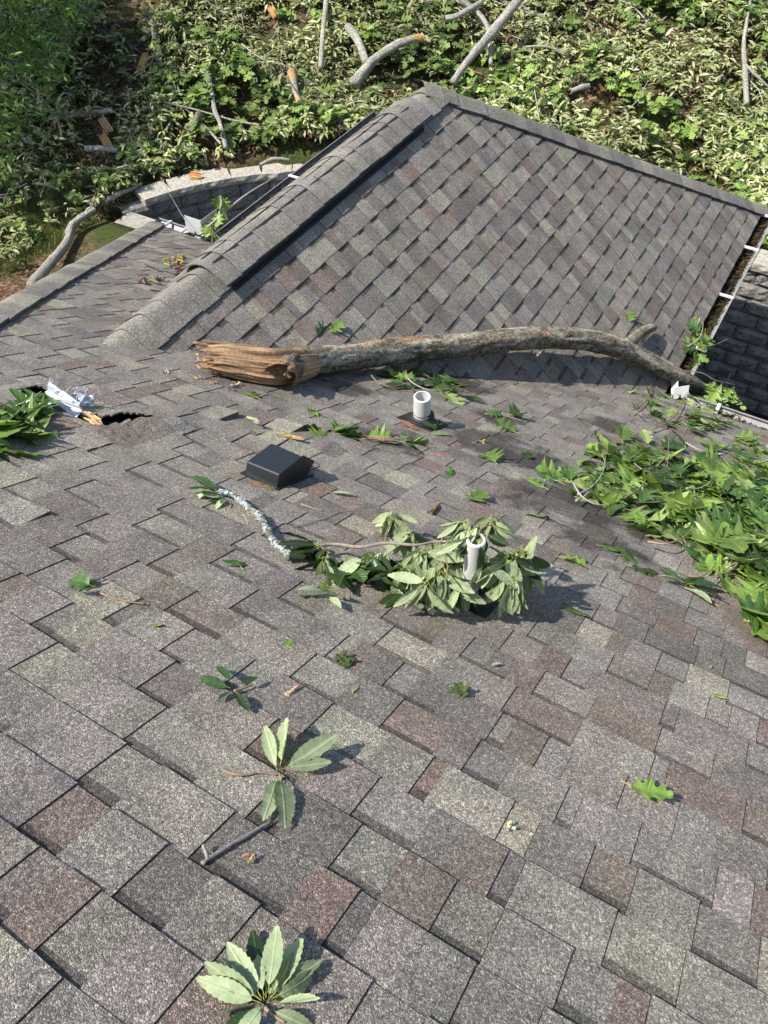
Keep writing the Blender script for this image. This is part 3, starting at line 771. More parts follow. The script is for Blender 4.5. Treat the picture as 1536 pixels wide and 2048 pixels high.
# ------------------------------------------------------------------ fallen limb
Lp, Rp = hm(566, 772), Vector((XE+.07, YE+.16, ZE+.06))
pn = Vector((Rp.y-Lp.y, -(Rp.x-Lp.x), 0)).normalized()
LIFTX = [(380, .10), (545, .115), (640, .115), (760, .13), (830, .15), (985, .19), (1130, .20), (1240, .165), (1340, .11), (1408, .075)]
def on_log(px, py, add=0.0):
    h = np.interp(px, [q[0] for q in LIFTX], [q[1] for q in LIFTX])+add; d = ray(px, py); t = 2.0
    while t < 12:
        p = CAM+d*t
        if p.z-max(zm(p.y) if p.y < YE else -9, zc(p.x)) < h: break
        t += .01
    return CAM+d*t
lg = [(572, 742, 31), (592, 728, 33), (640, 722, 31), (700, 714, 29), (760, 706, 28), (830, 697, 27), (910, 691, 25), (985, 683, 24), (1060, 676, 24), (1130, 676, 23), (1190, 683, 22), (1240, 697, 21), (1290, 719, 19), (1340, 744, 17), (1385, 764, 13), (1408, 776, 9)]
pts = [on_log(x, y) for x, y, r in lg]
for _ in range(6): pts = [pts[0]]+[(pts[i-1]+pts[i]*2+pts[i+1])/4 for i in range(1, len(pts)-1)]+[pts[-1]]
pts = [CAM+ray(x, y)*((p-CAM).length/ray(x, y).length) for (x, y, r), p in zip(lg, pts)]
rads = [.93*r/FPX*(p-CAM).dot(FW) for (x, y, r), p in zip(lg, pts)]
limb = empty('fallen_limb', Lp); tag(limb, 'thick broken tree limb with lichen and a splintered end lying across the roof valley', 'tree limb')
cr4 = smooth_path([tuple(p)+(r,) for p, r in zip(pts, rads)], 9)
def bark_tube(path, n, seed, amp=.10, base=None, spots=(), fade=None, cut=0.0):
    mb = MB(); L = len(path); P = [Vector(q[:3]) for q in path]; rows = []; cols = []
    ref = Vector((0, 0, 1)); s_ = 0
    for k, p in enumerate(P):
        t = (P[min(k+1, L-1)]-P[max(k-1, 0)]).normalized(); a = t.cross(ref).normalized(); b = a.cross(t)
        if k: s_ += (p-P[k-1]).length
        row = []; cl = []
        for j in range(n):
            th = 2*math.pi*j/n; cx, cy_ = math.cos(th), math.sin(th)
            nz = mn.noise((cx*1.6, cy_*1.6, s_*6+seed))*.6+mn.noise((cx*6, cy_*6, s_*7+seed))*.5+mn.noise((cx*12, cy_*12, s_*16+seed))*.45
            q = p+(a*cx+b*cy_)*path[k][3]*(1+amp*nz)-t*cut*max(0, 1-k/14)*(.5+.5*cy_+.5*nz+.35*mn.noise((cx*4, cy_*4, 3.3))); row.append(q-limb.location if base is None else q-base)
            n1 = mn.noise((cx*1.4+9, cy_*1.4, s_*3+seed)); n2 = mn.noise((cx*2.2, cy_*2.2+5, s_*6+seed*2))*.7+mn.noise((cx*6, cy_*6+5, s_*18+seed*2))*.5; n3 = mn.noise((cx*9, cy_*9, s_*22+seed))*.7+mn.noise((cx*20, cy_*20, s_*60+seed))*.5
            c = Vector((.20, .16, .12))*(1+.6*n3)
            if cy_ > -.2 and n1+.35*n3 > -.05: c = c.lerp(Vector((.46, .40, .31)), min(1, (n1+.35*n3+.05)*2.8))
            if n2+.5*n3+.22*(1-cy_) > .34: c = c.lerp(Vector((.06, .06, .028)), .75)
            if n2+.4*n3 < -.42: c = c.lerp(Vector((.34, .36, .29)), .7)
            for (sa, sb, ta, tb) in spots:
                if sa < s_+.03*n3 < sb and ta < math.degrees(th)+20*n3 < tb: c = c.lerp(Vector((.46, .23, .095))*(1+.45*n3), .8)
            if cut and k < 5+5*n3: c = Vector((.34, .20, .10))*(1+.5*n3)
            cl.append(tuple(c))
        rows.append(row); cols.append(cl)
    mb.pc = []
    for row, cl in zip(rows, cols): mb.v += [tuple(x) for x in row]; mb.pc += cl
    for k in range(L-1):
        for j in range(n):
            j2 = (j+1) % n; mb.f.append((k*n+j, k*n+j2, (k+1)*n+j2, (k+1)*n+j)); mb.c.append(cols[k][j]); mb.m.append(0)
    if not cut: mb.f.append(tuple(range(n))); mb.c.append((.3, .19, .1)); mb.m.append(0)
    mb.f.append(tuple((L-1)*n+j for j in range(n))); mb.c.append((.3, .19, .1)); mb.m.append(0)
    return mb
dense = []
for i in range(len(cr4)-1):
    for t in (0, .5): dense.append(tuple(cr4[i][k]*(1-t)+cr4[i+1][k]*t for k in range(4)))
dense.append(cr4[-1])
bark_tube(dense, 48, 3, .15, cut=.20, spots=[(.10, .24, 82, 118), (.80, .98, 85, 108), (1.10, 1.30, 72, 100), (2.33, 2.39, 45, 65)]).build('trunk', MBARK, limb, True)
s0 = on_log(1248, 694); s1 = on_log(1285, 664, -.02); s2 = on_log(1307, 655, -.04)
bark_tube(smooth_path([tuple(s0)+(.055,), tuple(s1)+(.042,), tuple(s2)+(.030,)], 8), 16, 8, .16).build('stub', MBARK, limb, True)
s0 = on_log(1085, 700); s1 = on_log(1074, 712, .04)
bark_tube(smooth_path([tuple(s0)+(.02,), tuple((s0+s1)/2)+(.015,), tuple(s1)+(.008,)], 5), 8, 9, .2).build('stub', MBARK, limb, True)
# splintered butt: bundle of torn fibres fanning from the break
mb = MB(); loc = limb.location
E0 = [on_log(520, 702), on_log(582, 768)]                 # where the fibres leave the trunk (upper, lower)
E1 = [on_log(396, 690), on_log(424, 748)]                 # torn tips (upper, lower)
vw = (CAM-E0[0]).normalized(); CE0, CE1 = on_log(584, 736), on_log(408, 715); upv = (CE1-CE0).cross(vw).normalized(); upv = upv if upv.z > 0 else -upv
core = [on_log(x, y) for x, y in ((625, 727), (590, 732), (540, 733), (490, 727), (450, 721), (425, 718))]
corr = [.060, .078, .084, .080, .072, .060]; nn_ = 64; cm = MB(); cm.pc = []; cp_ = smooth_path([tuple(p)+(r,) for p, r in zip(core, corr)], 6); Lc = len(cp_)
for k, q in enumerate(cp_):
    p = Vector(q[:3]); tt = (Vector(cp_[min(k+1, Lc-1)][:3])-Vector(cp_[max(k-1, 0)][:3])).normalized(); e1 = tt.cross(vw).normalized(); e2 = tt.cross(e1)
    for j in range(nn_):
        th = 2*math.pi*j/nn_; cx, cy_ = math.cos(th), math.sin(th); rg = mn.noise((cx*7, cy_*7, k*.04))*.6+mn.noise((cx*17, cy_*17, k*.10))*.6
        f_ = k/(Lc-1); tip = tt*(.10*f_**3*(mn.noise((cx*5, cy_*5, 11))+.8*mn.noise((cx*16, cy_*16, 5))))
        cm.v.append(tuple(p+(e1*cx*1.05+e2*cy_)*q[3]*(1+.22*rg)+tip-limb.location))
        cm.pc.append(tuple(Vector((.29, .185, .105))*(1+.9*rg)*(1+.25*mn.noise((cx*9, cy_*9, k*.9)))))
for k in range(Lc-1):
    for j in range(nn_): cm.f.append((k*nn_+j, k*nn_+(j+1) % nn_, (k+1)*nn_+(j+1) % nn_, (k+1)*nn_+j)); cm.c.append((1, 1, 1)); cm.m.append(0)
cm.f.append(tuple((Lc-1)*nn_+j for j in range(nn_))); cm.c.append((1, 1, 1)); cm.m.append(0)
cm.build('heartwood', MWOOD, limb)
for i in range(420):
    th = random.uniform(0, 2*math.pi); rr = math.sqrt(random.random()); yv = math.sin(th)*rr; xv = math.cos(th)*rr
    u_ = .5-.5*yv; st_x = .18+.75*u_                       # fibres leave the trunk along the slanting break
    A0 = CE0+upv*yv*.086+vw*xv*.080; B0 = CE1+upv*(yv*.078-.004)+vw*xv*.06
    a = B0.lerp(A0, 1.0+.05*u_); ln = (.80+.30*mn.noise((yv*3.1, xv*3.1, 7.3))+random.uniform(-.14, .2)) if yv > -.3 else random.uniform(.5, .98)
    if xv > .45: ln *= random.uniform(.45, 1)
    b = a.lerp(B0, ln)+Vector((random.gauss(0, .008), random.gauss(0, .008), random.gauss(0, .012)))
    mb_p = a.lerp(b, .5)+Vector((0, 0, random.gauss(0, .005)))
    r = random.uniform(.002, .0065)
    c = random.choice([(.30, .20, .115), (.22, .14, .08), (.40, .29, .18), (.15, .095, .055), (.33, .22, .125), (.50, .39, .25), (.11, .068, .04)])
    ax = (b-a).normalized(); s1_ = ax.cross(vw).normalized()*r*random.uniform(.4, 1.0); s2_ = vw*r*random.uniform(.2, .5)
    i0 = len(mb.v)
    for q, sc in ((a, 1.1), (mb_p, 1.0), (b, random.uniform(.45, .9))):
        for w1, w2 in ((-1, -1), (1, -1), (1, 1), (-1, 1)): mb.v.append(tuple(q-loc+s1_*w1*sc+s2_*w2*sc+ax*random.uniform(-.02, .02)))
    for k in range(2):
        for j in range(4): mb.f.append((i0+4*k+j, i0+4*k+(j+1) % 4, i0+4*k+4+(j+1) % 4, i0+4*k+4+j)); mb.c.append(c); mb.m.append(0)
    mb.f.append((i0+8, i0+9, i0+10, i0+11)); mb.c.append(tuple(min(1, x*1.4) for x in c)); mb.m.append(0)
for i in range(90):                                       # pale torn rim along the bark edge and crumbs at the tips
    t = random.random(); p = (on_log(470+110*t, 694+60*t**1.4) if i % 3 else on_log(396+18*random.random(), 688+50*random.random()))+vw*.085
    d = Vector((random.gauss(0, 1), random.gauss(0, 1), random.gauss(0, 1))).normalized()*random.uniform(.008, .024); e = d.cross(vw).normalized()*.006
    mb.box(p-loc, d, e, vw*.008, random.choice([(.50, .26, .10), (.52, .38, .2), (.42, .21, .085)]))
tag(mb.build('splintered_end', MWOOD, limb), 'torn tan and brown wood fibres')

# ------------------------------------------------------------------ torn hole: underlayment flap, broken sheathing
def ragged(mb, P, col, th, n, jit=.008):
    """thin plate through points P (outline), edges torn"""
    out = []
    for i in range(len(P)):
        a, b = P[i-1], P[i]
        for k in range(n): t = k/n; out.append(a.lerp(b, t)+Vector((random.gauss(0, jit), random.gauss(0, jit), random.gauss(0, jit*.4))))
    nrm = (P[1]-P[0]).cross(P[2]-P[0]).normalized()*th
    mb.face(out, col); mb.face([p+nrm for p in out][::-1], col)
    for i in range(len(out)): mb.face([out[i-1], out[i], out[i]+nrm, out[i-1]+nrm], col)
hr = hm(120, 810); flap = empty('torn_underlayment', hr); tag(flap, 'torn white underlayment flap sticking up from the hole in the roof', 'underlayment')
mb = MB(); L_ = hr
ragged(mb, [hm(97, 765, .10)-L_, hm(128, 781, .09)-L_, hm(160, 806, .07)-L_, hm(164, 822, .03)-L_, hm(150, 838, .0)-L_, hm(119, 812, .01)-L_, hm(94, 788, .04)-L_], (1, 1, 1), .003, 5, .003)
ragged(mb, [hm(158, 788, .07)-L_, hm(188, 795, .06)-L_, hm(188, 808, .02)-L_, hm(160, 812, .03)-L_], (1, 1, 1), .003, 6, .005)
mb.build('sheet', MFELT, flap)
mb = MB()
for i in range(44):                                       # loose white fibres
    if i < 24: p = hm(random.uniform(132, 192), random.uniform(778, 806), .06)
    elif i < 46: p = hm(random.uniform(95, 104), random.uniform(764, 785), .08)
    else: p = hm(random.uniform(155, 300), random.uniform(822, 858), .02)
    d = pdir(150, 800, random.uniform(-30, 60))*random.uniform(.02, .07)+NM*random.uniform(-.01, .03)
    d *= .6; mb.tube([p-L_, p-L_+d*.5+NM*random.uniform(-.005, .012), p-L_+d], [.0016, .0014, .0007], 4)
o = mb.build('loose_fibres', MFELT, flap); o['kind'] = 'stuff'
mb = MB()
ragged(mb, [hm(205, 852, -.01)-L_, hm(240, 850, -.02)-L_, hm(300, 849, -.01)-L_, hm(290, 857, -.03)-L_, hm(230, 861, -.04)-L_], (1, 1, 1), .002, 6, .006)
mb.build('sheet', plain('crumpled_film', (.35, .37, .40), .35, .5, 30, .5, .6, .01), flap)
def plank(name, label, cat, px, col, lift_=.0, th=.012, n=26, group=None):
    a, b = hm(px[0], px[1], lift_), hm(px[2], px[3], lift_); root = empty(name, a); tag(root, label, cat, group)
    mb = MB(); ax = b-a; sd = ax.cross(NM).normalized()*px[4]
    for i in range(n):
        t0_, t1_ = sorted((random.random(), random.random())); 
        if t1_-t0_ < .25: t1_ = min(1, t0_+.35)
        o_ = sd*random.uniform(-.5, .5)+NM*random.uniform(0, th); r = random.uniform(.002, .006)
        mb.tube([ax*t0_+o_, ax*((t0_+t1_)/2)+o_+NM*random.gauss(0, .003), ax*t1_+o_+sd*random.gauss(0, .1)], [r, r*1.1, r*.3], 4, tuple(x*random.uniform(.6, 1.25) for x in col))
    mb.build('splinters', MWOOD, root)['kind'] = 'stuff'; return root
OR = (.50, .35, .19)
plank('broken_sheathing', 'broken orange sheathing edge below the white torn flap', 'board', (146, 822, 206, 858, .035), OR, -.005, .03, 40)
plank('wood_splinter', 'long orange split wood sliver at the right end of the crack', 'wood splinter', (715, 878, 800, 886, .03), (.44, .32, .18), .015, .02, 34)
plank('wood_splinter', 'thin orange splinter streak in the middle of the roof crack', 'wood splinter', (545, 868, 612, 882, .02), (.42, .29, .17), .03, .012, 16)
plank('wood_splinter', 'pale chip curling from the lifted shingle left of the crack', 'wood splinter', (488, 832, 522, 850, .012), (.40, .29, .18), .05, .012, 8)
plank('wood_splinter', 'small brown stick lying below the crack near the oak pile', 'wood splinter', (858, 1030, 880, 1008, .008), (.25, .13, .07), .01, .008, 6)
plank('wood_splinter', 'short pale split stick on the near shingles', 'wood splinter', (572, 1393, 604, 1374, .010), (.50, .36, .22), .006, .010, 10)
plank('wood_splinter', 'reddish bark crumbs beside the short pipe boot', 'wood splinter', (800, 842, 838, 860, .03), (.19, .105, .06), .008, .006, 26)
plank('wood_splinter', 'reddish bark crumbs along the black box vent base', 'wood splinter', (498, 964, 552, 980, .025), (.20, .115, .06), .008, .006, 22)
plank('wood_splinter', 'orange wood shavings scattered right of the crack', 'wood splinter', (858, 908, 912, 914, .03), (.40, .26, .15), .006, .004, 12)

# ------------------------------------------------------------------ leaves lying singly on the roof: (x, y, picture angle, size, kind, label)
SING = [
 (522, 800, 150, .13, 'oak', 'bright lobed leaf just below the splintered log end'), (640, 824, 190, .10, 'oak', 'bright lobed leaf between log and roof crack'),
 (1040, 868, 160, .15, 'oak', 'bright lobed oak leaf right of the short pipe'), (996, 930, 140, .15, 'oak', 'lobed oak leaf pointing up right of the wood sliver'),
 (880, 948, 0, .14, 'oakd', 'deep green lobed leaf below the wood sliver'), (1098, 980, 155, .13, 'oak', 'narrow curled oak leaf left of the big oak pile'),
 (925, 1000, 5, .13, 'oak', 'lobed oak leaf above the drooping leaf bunch'), (1040, 1030, 0, .14, 'oak', 'lobed oak leaf between drooping bunch and oak pile'),
 (1112, 1112, -20, .12, 'oak', 'pale green lobed leaf right of the drooping bunch'), (1192, 1090, -10, .12, 'oakd', 'deep green leaf below the oak pile, left of a pair'),
 (1228, 1108, -10, .13, 'oakd', 'deep green leaf below the oak pile, middle one'), (1250, 1130, -15, .12, 'oakd', 'deep green leaf below the oak pile, lowest one'),
 (1118, 1222, 5, .12, 'oakd', 'dark lobed leaf in shade at right of the drooping bunch'), (1240, 1562, -25, .115, 'oak', 'single bright oak leaf alone on near shingles at right'),
 (656, 984, -10, .10, 'pale', 'pale green leaf right of the black box vent'), (704, 1390, 80, .085, 'pale', 'small pale leaf alone in the middle of near shingles'),
 (485, 1140, 120, .10, 'oakd', 'small curled green leaf below the lichen branch'), (1422, 1338, 110, .045, 'pale', 'tiny pale leaf scrap at right edge shingles'),
 (1425, 1395, 20, .055, 'oak', 'tiny green leaf scrap below the pale one at right'), (980, 1332, 10, .04, 'pale', 'tiny pale leaf scrap below the drooping bunch'),
 (558, 1292, 10, .045, 'oak', 'tiny green leaf scrap on mid shingles'), (905, 870, 175, .13, 'pale', 'pale smooth leaf beside the short pipe boot'),
 (1260, 650, 100, .13, 'oak', 'bright leaf resting above the log near its stub'), (1145, 992, 30, .10, 'oakd', 'small dark leaf above the pale flake left of the pile'),
 (1050, 900, -60, .12, 'oakd', 'dark leaf at upper left fringe of the oak pile'), (300, 1255, 20, .04, 'oak', 'tiny green leaf scrap on left shingles'),
 (625, 670, 20, .14, 'oakd', 'green leaf peeking out above the log near its broken end'), (655, 668, 40, .13, 'oak', 'bright leaf tip standing up above the log'),
 (730, 1000, 0, .0, 'pale', ''), (480, 840, 0, .0, 'pale', '')]
for (x, y, an, sz, kd, lab) in SING:
    if not sz: continue
    hit = hc if y < 690 else hm; n = NC if hit is hc else NM
    p = hit(x, y, .012); d = pdir(x, y, an, n, 0, hit); up = (n+Vector((random.gauss(0, .18), random.gauss(0, .18), 0))).normalized()
    tag(leaf(kd, p, d+n*.08, up, sz, None, random.uniform(-.25, .25), 'fallen_leaf'), lab, 'leaf', 'single leaves lying on the roof')
CH = [(497, 1722, 'tiny orange wood chip beside the forked twig'), (968, 884, 'orange bark chip left of the oak pile'), (1018, 1658, 'pale leaf crumb on near shingles'), (447, 880, 'small pale crumb beside the crack'),
      (960, 662, ''), (335, 745, 'pale crumb below the hole'), (400, 760, 'orange chip under the splintered log end'), (425, 770, 'second orange chip under the splintered log end'), (470, 772, 'bark chip nearest the log end on the shingles'),
      (1208, 770, 'small orange chip under the log near its tip'), (262, 583, 'grey lump on the far left shingles'), (268, 633, 'pale wood chunk on the far left shingles'), (688, 1325, 'dark moss clump on near shingles'), (916, 1390, 'small dark moss clump on middle near shingles')]
for (x, y, lab) in CH:
    if not lab: continue
    p = hm(x, y, .004); mb = MB(); r = .012 if 'tiny' in lab or 'crumb' in lab else .02
    col = (.07, .09, .03) if 'moss' in lab else (.36, .22, .12) if 'orange' in lab else (.34, .32, .28) if 'grey' in lab else (.5, .42, .28)
    for k in range(26 if 'moss' in lab else 5):
        d = Vector((random.gauss(0, 1), random.gauss(0, 1), random.gauss(0, .5))).normalized()*r*random.uniform(.6, 1.3); e = d.cross(NM).normalized()*r*.45
        mb.box(-d*.5+Vector((random.gauss(0, r*.45), random.gauss(0, r*.45), .003+abs(random.gauss(0, r*.25)))), d, e, NM*r*.3, tuple(c*random.uniform(.7, 1.2) for c in col))
    o = mb.build('moss_clump' if 'moss' in lab else 'wood_chip', MWOOD); o.location = p; tag(o, lab, 'moss' if 'moss' in lab else 'debris', 'small debris on the roof')

# ------------------------------------------------------------------ leafy sprigs
def whorl(root, c, axis, n, kinds, size, spread=(.5, 1.3), up=NM, droop=0.0, flatten=0.0):
    axis = Vector(axis).normalized(); a = axis.cross(Vector((.3, .5, .8))).normalized(); b = axis.cross(a)
    for k in range(n):
        th = 2*math.pi*(k+random.uniform(-.3, .3))/n; q = random.uniform(*spread)
        d = axis*math.cos(q)+(a*math.cos(th)+b*math.sin(th))*math.sin(q)
        d = d+Vector((0, 0, -droop*random.uniform(.7, 1.3)))
        if flatten: d = d-NM*d.dot(NM)*flatten
        leaf(random.choice(kinds), c+d*random.uniform(.0, .012), d, (Vector(up)+Vector((random.gauss(0, .25), random.gauss(0, .25), random.gauss(0, .2)))), size*random.uniform(.72, 1.15), root, random.uniform(-.5, .5))
def flat_sprig(name, label, px, leaves, stem, cat='leaf sprig', kinds=None, size=.1):
    p = hm(*px, .012); root = empty(name, hm(*px)); tag(root, label, cat, 'leafy sprigs on the roof')
    for (an, sz, kd) in leaves:
        d = pdir(px[0], px[1], an); leaf(kd, p+d*.01+NM*random.uniform(.0, .02), d+NM*random.uniform(.02, .16), (NM+Vector((random.gauss(0, .25), random.gauss(0, .25), 0))).normalized(), sz, root, random.uniform(-.7, .7))
    if stem: twig(root, [hm(*q, .014) for q in stem], .0035, .002, (.28, .2, .13))
    return root
flat_sprig('leaf_sprig', 'dark glossy five leaf sprig near a reddish shingle', (468, 1382), [(165, .075, 'dark'), (135, .07, 'dark'), (215, .05, 'dark'), (300, .075, 'dark'), (15, .05, 'dark')], [(468, 1382), (490, 1375), (502, 1370)])
flat_sprig('leaf_sprig', 'pale sprig with bare twig end standing above the forked twig', (556, 1550), [(105, .115, 'pale'), (75, .13, 'pale'), (25, .145, 'pale'), (5, .10, 'pale'), (255, .115, 'pale'), (280, .13, 'pale')], [(446, 1541), (480, 1550), (520, 1545), (556, 1550)])
r_ = flat_sprig('leaf_sprig', 'large pale leaf bunch at the bottom edge of the picture', (530, 2015), [(165, .10, 'pale'), (140, .085, 'pale'), (125, .10, 'pale'), (100, .115, 'dark'), (82, .105, 'pale'), (70, .085, 'pale'), (48, .10, 'pale'), (38, .105, 'pale'), (22, .085, 'pale'), (-5, .07, 'pale'), (190, .07, 'pale'), (215, .08, 'dark'), (235, .07, 'pale'), (-30, .07, 'pale'), (110, .08, 'pale'), (60, .11, 'pale'), (150, .10, 'pale'), (90, .075, 'pale'), (30, .07, 'dark'), (130, .06, 'dark')], [(530, 2015), (545, 2030), (570, 2045)])
flat_sprig('leaf_sprig', 'thin curved stalk with two small leaves on left shingles', (195, 1182), [(160, .07, 'oakd'), (130, .045, 'oakd'), (190, .05, 'oakd')], [(195, 1182), (215, 1192), (250, 1202), (292, 1208)])
flat_sprig('leaf_sprig', 'dark leaf sprig under the right part of the oak pile', (1370, 1175), [(150, .11, 'dark'), (170, .11, 'pale'), (20, .13, 'dark'), (-25, .14, 'dark'), (-40, .13, 'pale'), (60, .10, 'dark'), (-10, .14, 'dark')], [(1370, 1175), (1400, 1190), (1440, 1215)])
flat_sprig('leaf_sprig', 'small green leaves and straw caught in the crack', (660, 868), [(170, .13, 'oakd'), (10, .14, 'oakd'), (35, .12, 'oak'), (200, .13, 'oak'), (-10, .15, 'oakd')], [(610, 880), (650, 872), (690, 868)])
flat_sprig('leaf_sprig', 'dark leaf propped against the short pipe boot', (872, 855), [(80, .12, 'dark'), (200, .10, 'oakd'), (10, .06, 'oakd'), (150, .10, 'oakd')], None)
flat_sprig('leaf_sprig', 'leaf scraps and bark right of the short pipe', (1010, 832), [(10, .14, 'oakd'), (-10, .12, 'oak'), (175, .12, 'oakd')], [(970, 828), (1010, 832), (1045, 842)])
flat_sprig('leaf_sprig', 'small leaf heap at the right end of the wood sliver', (795, 884), [(0, .15, 'oak'), (170, .12, 'oak'), (30, .12, 'pale'), (-20, .14, 'oakd')], None)
def bunch(name, label, specs, stems=(), cat='leafy branch', sub_lift=0):
    root = empty(name, hm(specs[0][0], specs[0][1])); tag(root, label, cat)
    for (x, y, lf, n, ax, kinds, sz, sprd, drp) in specs:
        whorl(root, hm(x, y, lf), ax, int(n*LBS), kinds, sz*1.12, sprd, NM, drp)
    for st_ in stems: twig(root, [hm(*q) for q in st_[0]], st_[1], st_[2], st_[3] if len(st_) > 3 else BARKC)
    return root
dn = Vector((0, 0, -1)); tocam = Vector((.35, -.55, -.1))
PW = ['pale', 'pale', 'pale', 'pale', 'pale', 'dark']
lean = Vector((.2, -.3, -.8))
LBS = 1.0
UPH = Vector((-.1, -.75, .55))
def hang(root, x, y, lf, n, kinds, sz, sx, sdn):
    """leaves fanning downward from one twig tip"""
    c = hm(x, y, lf)
    for k in range(int(n*1.7)):
        a = random.gauss(0, sx); d = R2*math.sin(a)+Vector((0, 0, -1))*math.cos(a)*sdn*1.5+Vector((random.gauss(0, .2), -.35+random.gauss(0, .25), 0))
        leaf(random.choice(kinds), c+Vector((random.gauss(0, .012), random.gauss(0, .012), random.gauss(0, .008))), d, UPH+Vector((random.gauss(0, .35), random.gauss(0, .3), random.gauss(0, .3))), sz*random.uniform(.75, 1.15), root, random.gauss(0, .45))
lb = bunch('leafy_branch', 'drooping branch of pale toothed leaves hung over the tall vent pipe', [
 (640, 1090, .07, 9, Vector((-.3, -.2, -.2)), ['dark'], .11, (.5, 1.5), .1), (650, 1110, .09, 4, lean, ['pale', 'dark'], .09, (.2, .8), .3), (655, 1190, .03, 6, Vector((.1, -.4, .1)), ['pale', 'pale', 'oak'], .08, (.6, 1.5), 0),
 (700, 1130, .05, 7, Vector((.3, -.2, 0)), ['dark', 'dark', 'oakd'], .12, (.6, 1.5), .05), (770, 1150, .05, 8, Vector((.3, -.2, 0)), ['dark', 'oakd', 'dark'], .12, (.6, 1.5), .05), (810, 1185, .03, 7, Vector((.2, -.3, 0)), ['oakd', 'dark', 'oak'], .11, (.7, 1.5), 0),
 (930, 1190, .05, 6, lean, ['dark'], .10, (.3, 1.2), .3), (1040, 1140, .12, 5, Vector((.6, .2, .1)), ['dark', 'pale'], .10, (.3, 1.2), .2)],
 [([(585, 1098, .03), (620, 1102, .05), (660, 1088, .06), (720, 1094, .10), (770, 1086, .13), (830, 1090, .17), (880, 1083, .19), (965, 1088, .25), (1010, 1112, .23)], .007, .0035, (.24, .21, .17)),
  ([(690, 1128, .04), (720, 1150, .04), (740, 1165, .03)], .005, .003, (.20, .17, .14)), ([(880, 1085, .19), (905, 1050, .22), (930, 1045, .26)], .003, .002, (.26, .15, .09)),
  ([(965, 1085, .25), (960, 1060, .27), (988, 1048, .27)], .003, .002, (.26, .15, .09)), ([(880, 1085, .19), (895, 1130, .19), (890, 1160, .17)], .003, .002, (.24, .16, .09)), ([(770, 1088, .13), (775, 1060, .11), (785, 1040, .10)], .003, .002, (.24, .16, .09)),
  ([(740, 1165, .03), (690, 1130, .05), (640, 1092, .06)], .004, .003, (.22, .18, .14))])
for a_h in [(785, 1032, .11, 14, PW, .085, .75, .9), (905, 1088, .21, 17, ['pale']*7+['dark'], .135, .6, 1.0), (845, 1098, .17, 9, PW, .115, .6, 1.0), (880, 1140, .20, 15, PW, .125, .55, 1.0), (860, 1165, .15, 10, PW, .11, .7, .9),
            (925, 1042, .27, 9, PW, .08, .8, .9), (985, 1040, .28, 11, PW, .09, .8, .9), (1012, 1108, .25, 20, ['pale']*8+['dark'], .14, .6, 1.0), (1045, 1100, .22, 12, PW, .12, .55, .9), (1025, 1160, .19, 13, ['pale'], .12, .45, 1.0),
            (650, 1100, .09, 6, ['pale', 'dark'], .10, .5, 1.0), (735, 1110, .11, 7, ['dark', 'pale', 'dark'], .10, .8, .8), (965, 1120, .22, 5, PW, .10, .6, 1.0), (915, 1165, .17, 8, ['pale'], .11, .5, 1.0), (948, 1058, .34, 6, ['pale'], .085, .9, .8), (968, 1072, .33, 6, ['pale', 'dark'], .09, .8, .9), (930, 1075, .31, 5, ['pale'], .09, .7, .9), (820, 1060, .16, 6, PW, .10, .8, .9), (760, 1108, .13, 9, PW, .11, .6, .9), (700, 1118, .09, 7, ['pale', 'dark', 'dark'], .10, .7, .9), (810, 1130, .14, 9, PW, .11, .6, 1.0), (615, 1095, .06, 5, ['dark', 'pale'], .09, .8, .8), (1060, 1135, .15, 7, PW, .11, .6, .9)]: hang(lb, *a_h)
lr = empty('lichen_branch', hm(455, 990)); tag(lr, 'broken branch crusted with pale blue grey lichen below the box vent', 'branch', )
pth = [tuple(hm(x, y, .03)) + (r,) for x, y, r in [(440, 983, .005), (468, 991, .009), (498, 1016, .010), (522, 1036, .0115), (543, 1076, .011), (568, 1100, .012), (578, 1118, .009)]]
pth = smooth_path(pth, 8)
mb = bark_tube(pth, 16, 21, .25, base=lr.location)
mb.pc = [tuple(Vector((.20, .16, .12)).lerp(Vector((.36, .41, .40)), 1 if mn.noise((v[0]*30, v[1]*30, v[2]*30)) > -.05 else .1)) for v in mb.v]
mb.build('stem', MBARK, lr, True)
mb = MB()
for i in range(420):
    q = random.choice(pth); 
    if mn.noise((q[0]*22, q[1]*22, 1)) < .02: continue
    d = Vector((random.gauss(0, 1), random.gauss(0, 1), random.gauss(0, 1))).normalized()
    if d.z < -.3: d.z *= -1
    p = Vector(q[:3])+d*q[3]*1.05-lr.location; a = d.cross(Vector((.2, .4, .9))).normalized()*random.uniform(.003, .007); b = d.cross(a).normalized()*random.uniform(.003, .007)
    k = d*random.uniform(.001, .005); j = random.uniform(.8, 1.15); mb.face([p-a-b*.3+k, p+a*.4-b, p+a+b*.5+k, p-a*.3+b], (.36*j, .41*j, .41*j))
mb.build('lichen', MTWIG, lr)['kind'] = 'stuff'
whorl(lr, hm(437, 985, .03), pdir(437, 985, 160)+NM*.2, 8, ['pale', 'pale', 'dark'], .10, (.2, 1.1), NM, .0, .7)
whorl(lr, hm(450, 995, .02), pdir(450, 995, 200), 4, ['dark', 'pale'], .08, (.2, 1.0), NM, .0, .7)
tw = empty('forked_twig', hm(410, 1728)); tag(tw, 'short grey forked twig lying on the near shingles', 'twig')
twig(tw, [hm(404, 1727, .008), hm(425, 1712, .010), hm(460, 1690, .012), hm(500, 1668, .012), hm(545, 1642, .009)], (.0042), .0032, (.22, .20, .18), wob=.35, n=8)
twig(tw, [hm(415, 1718, .010), hm(412, 1706, .016), hm(406, 1690, .02)], (.0035), .003, (.30, .28, .25), wob=.35, n=8)
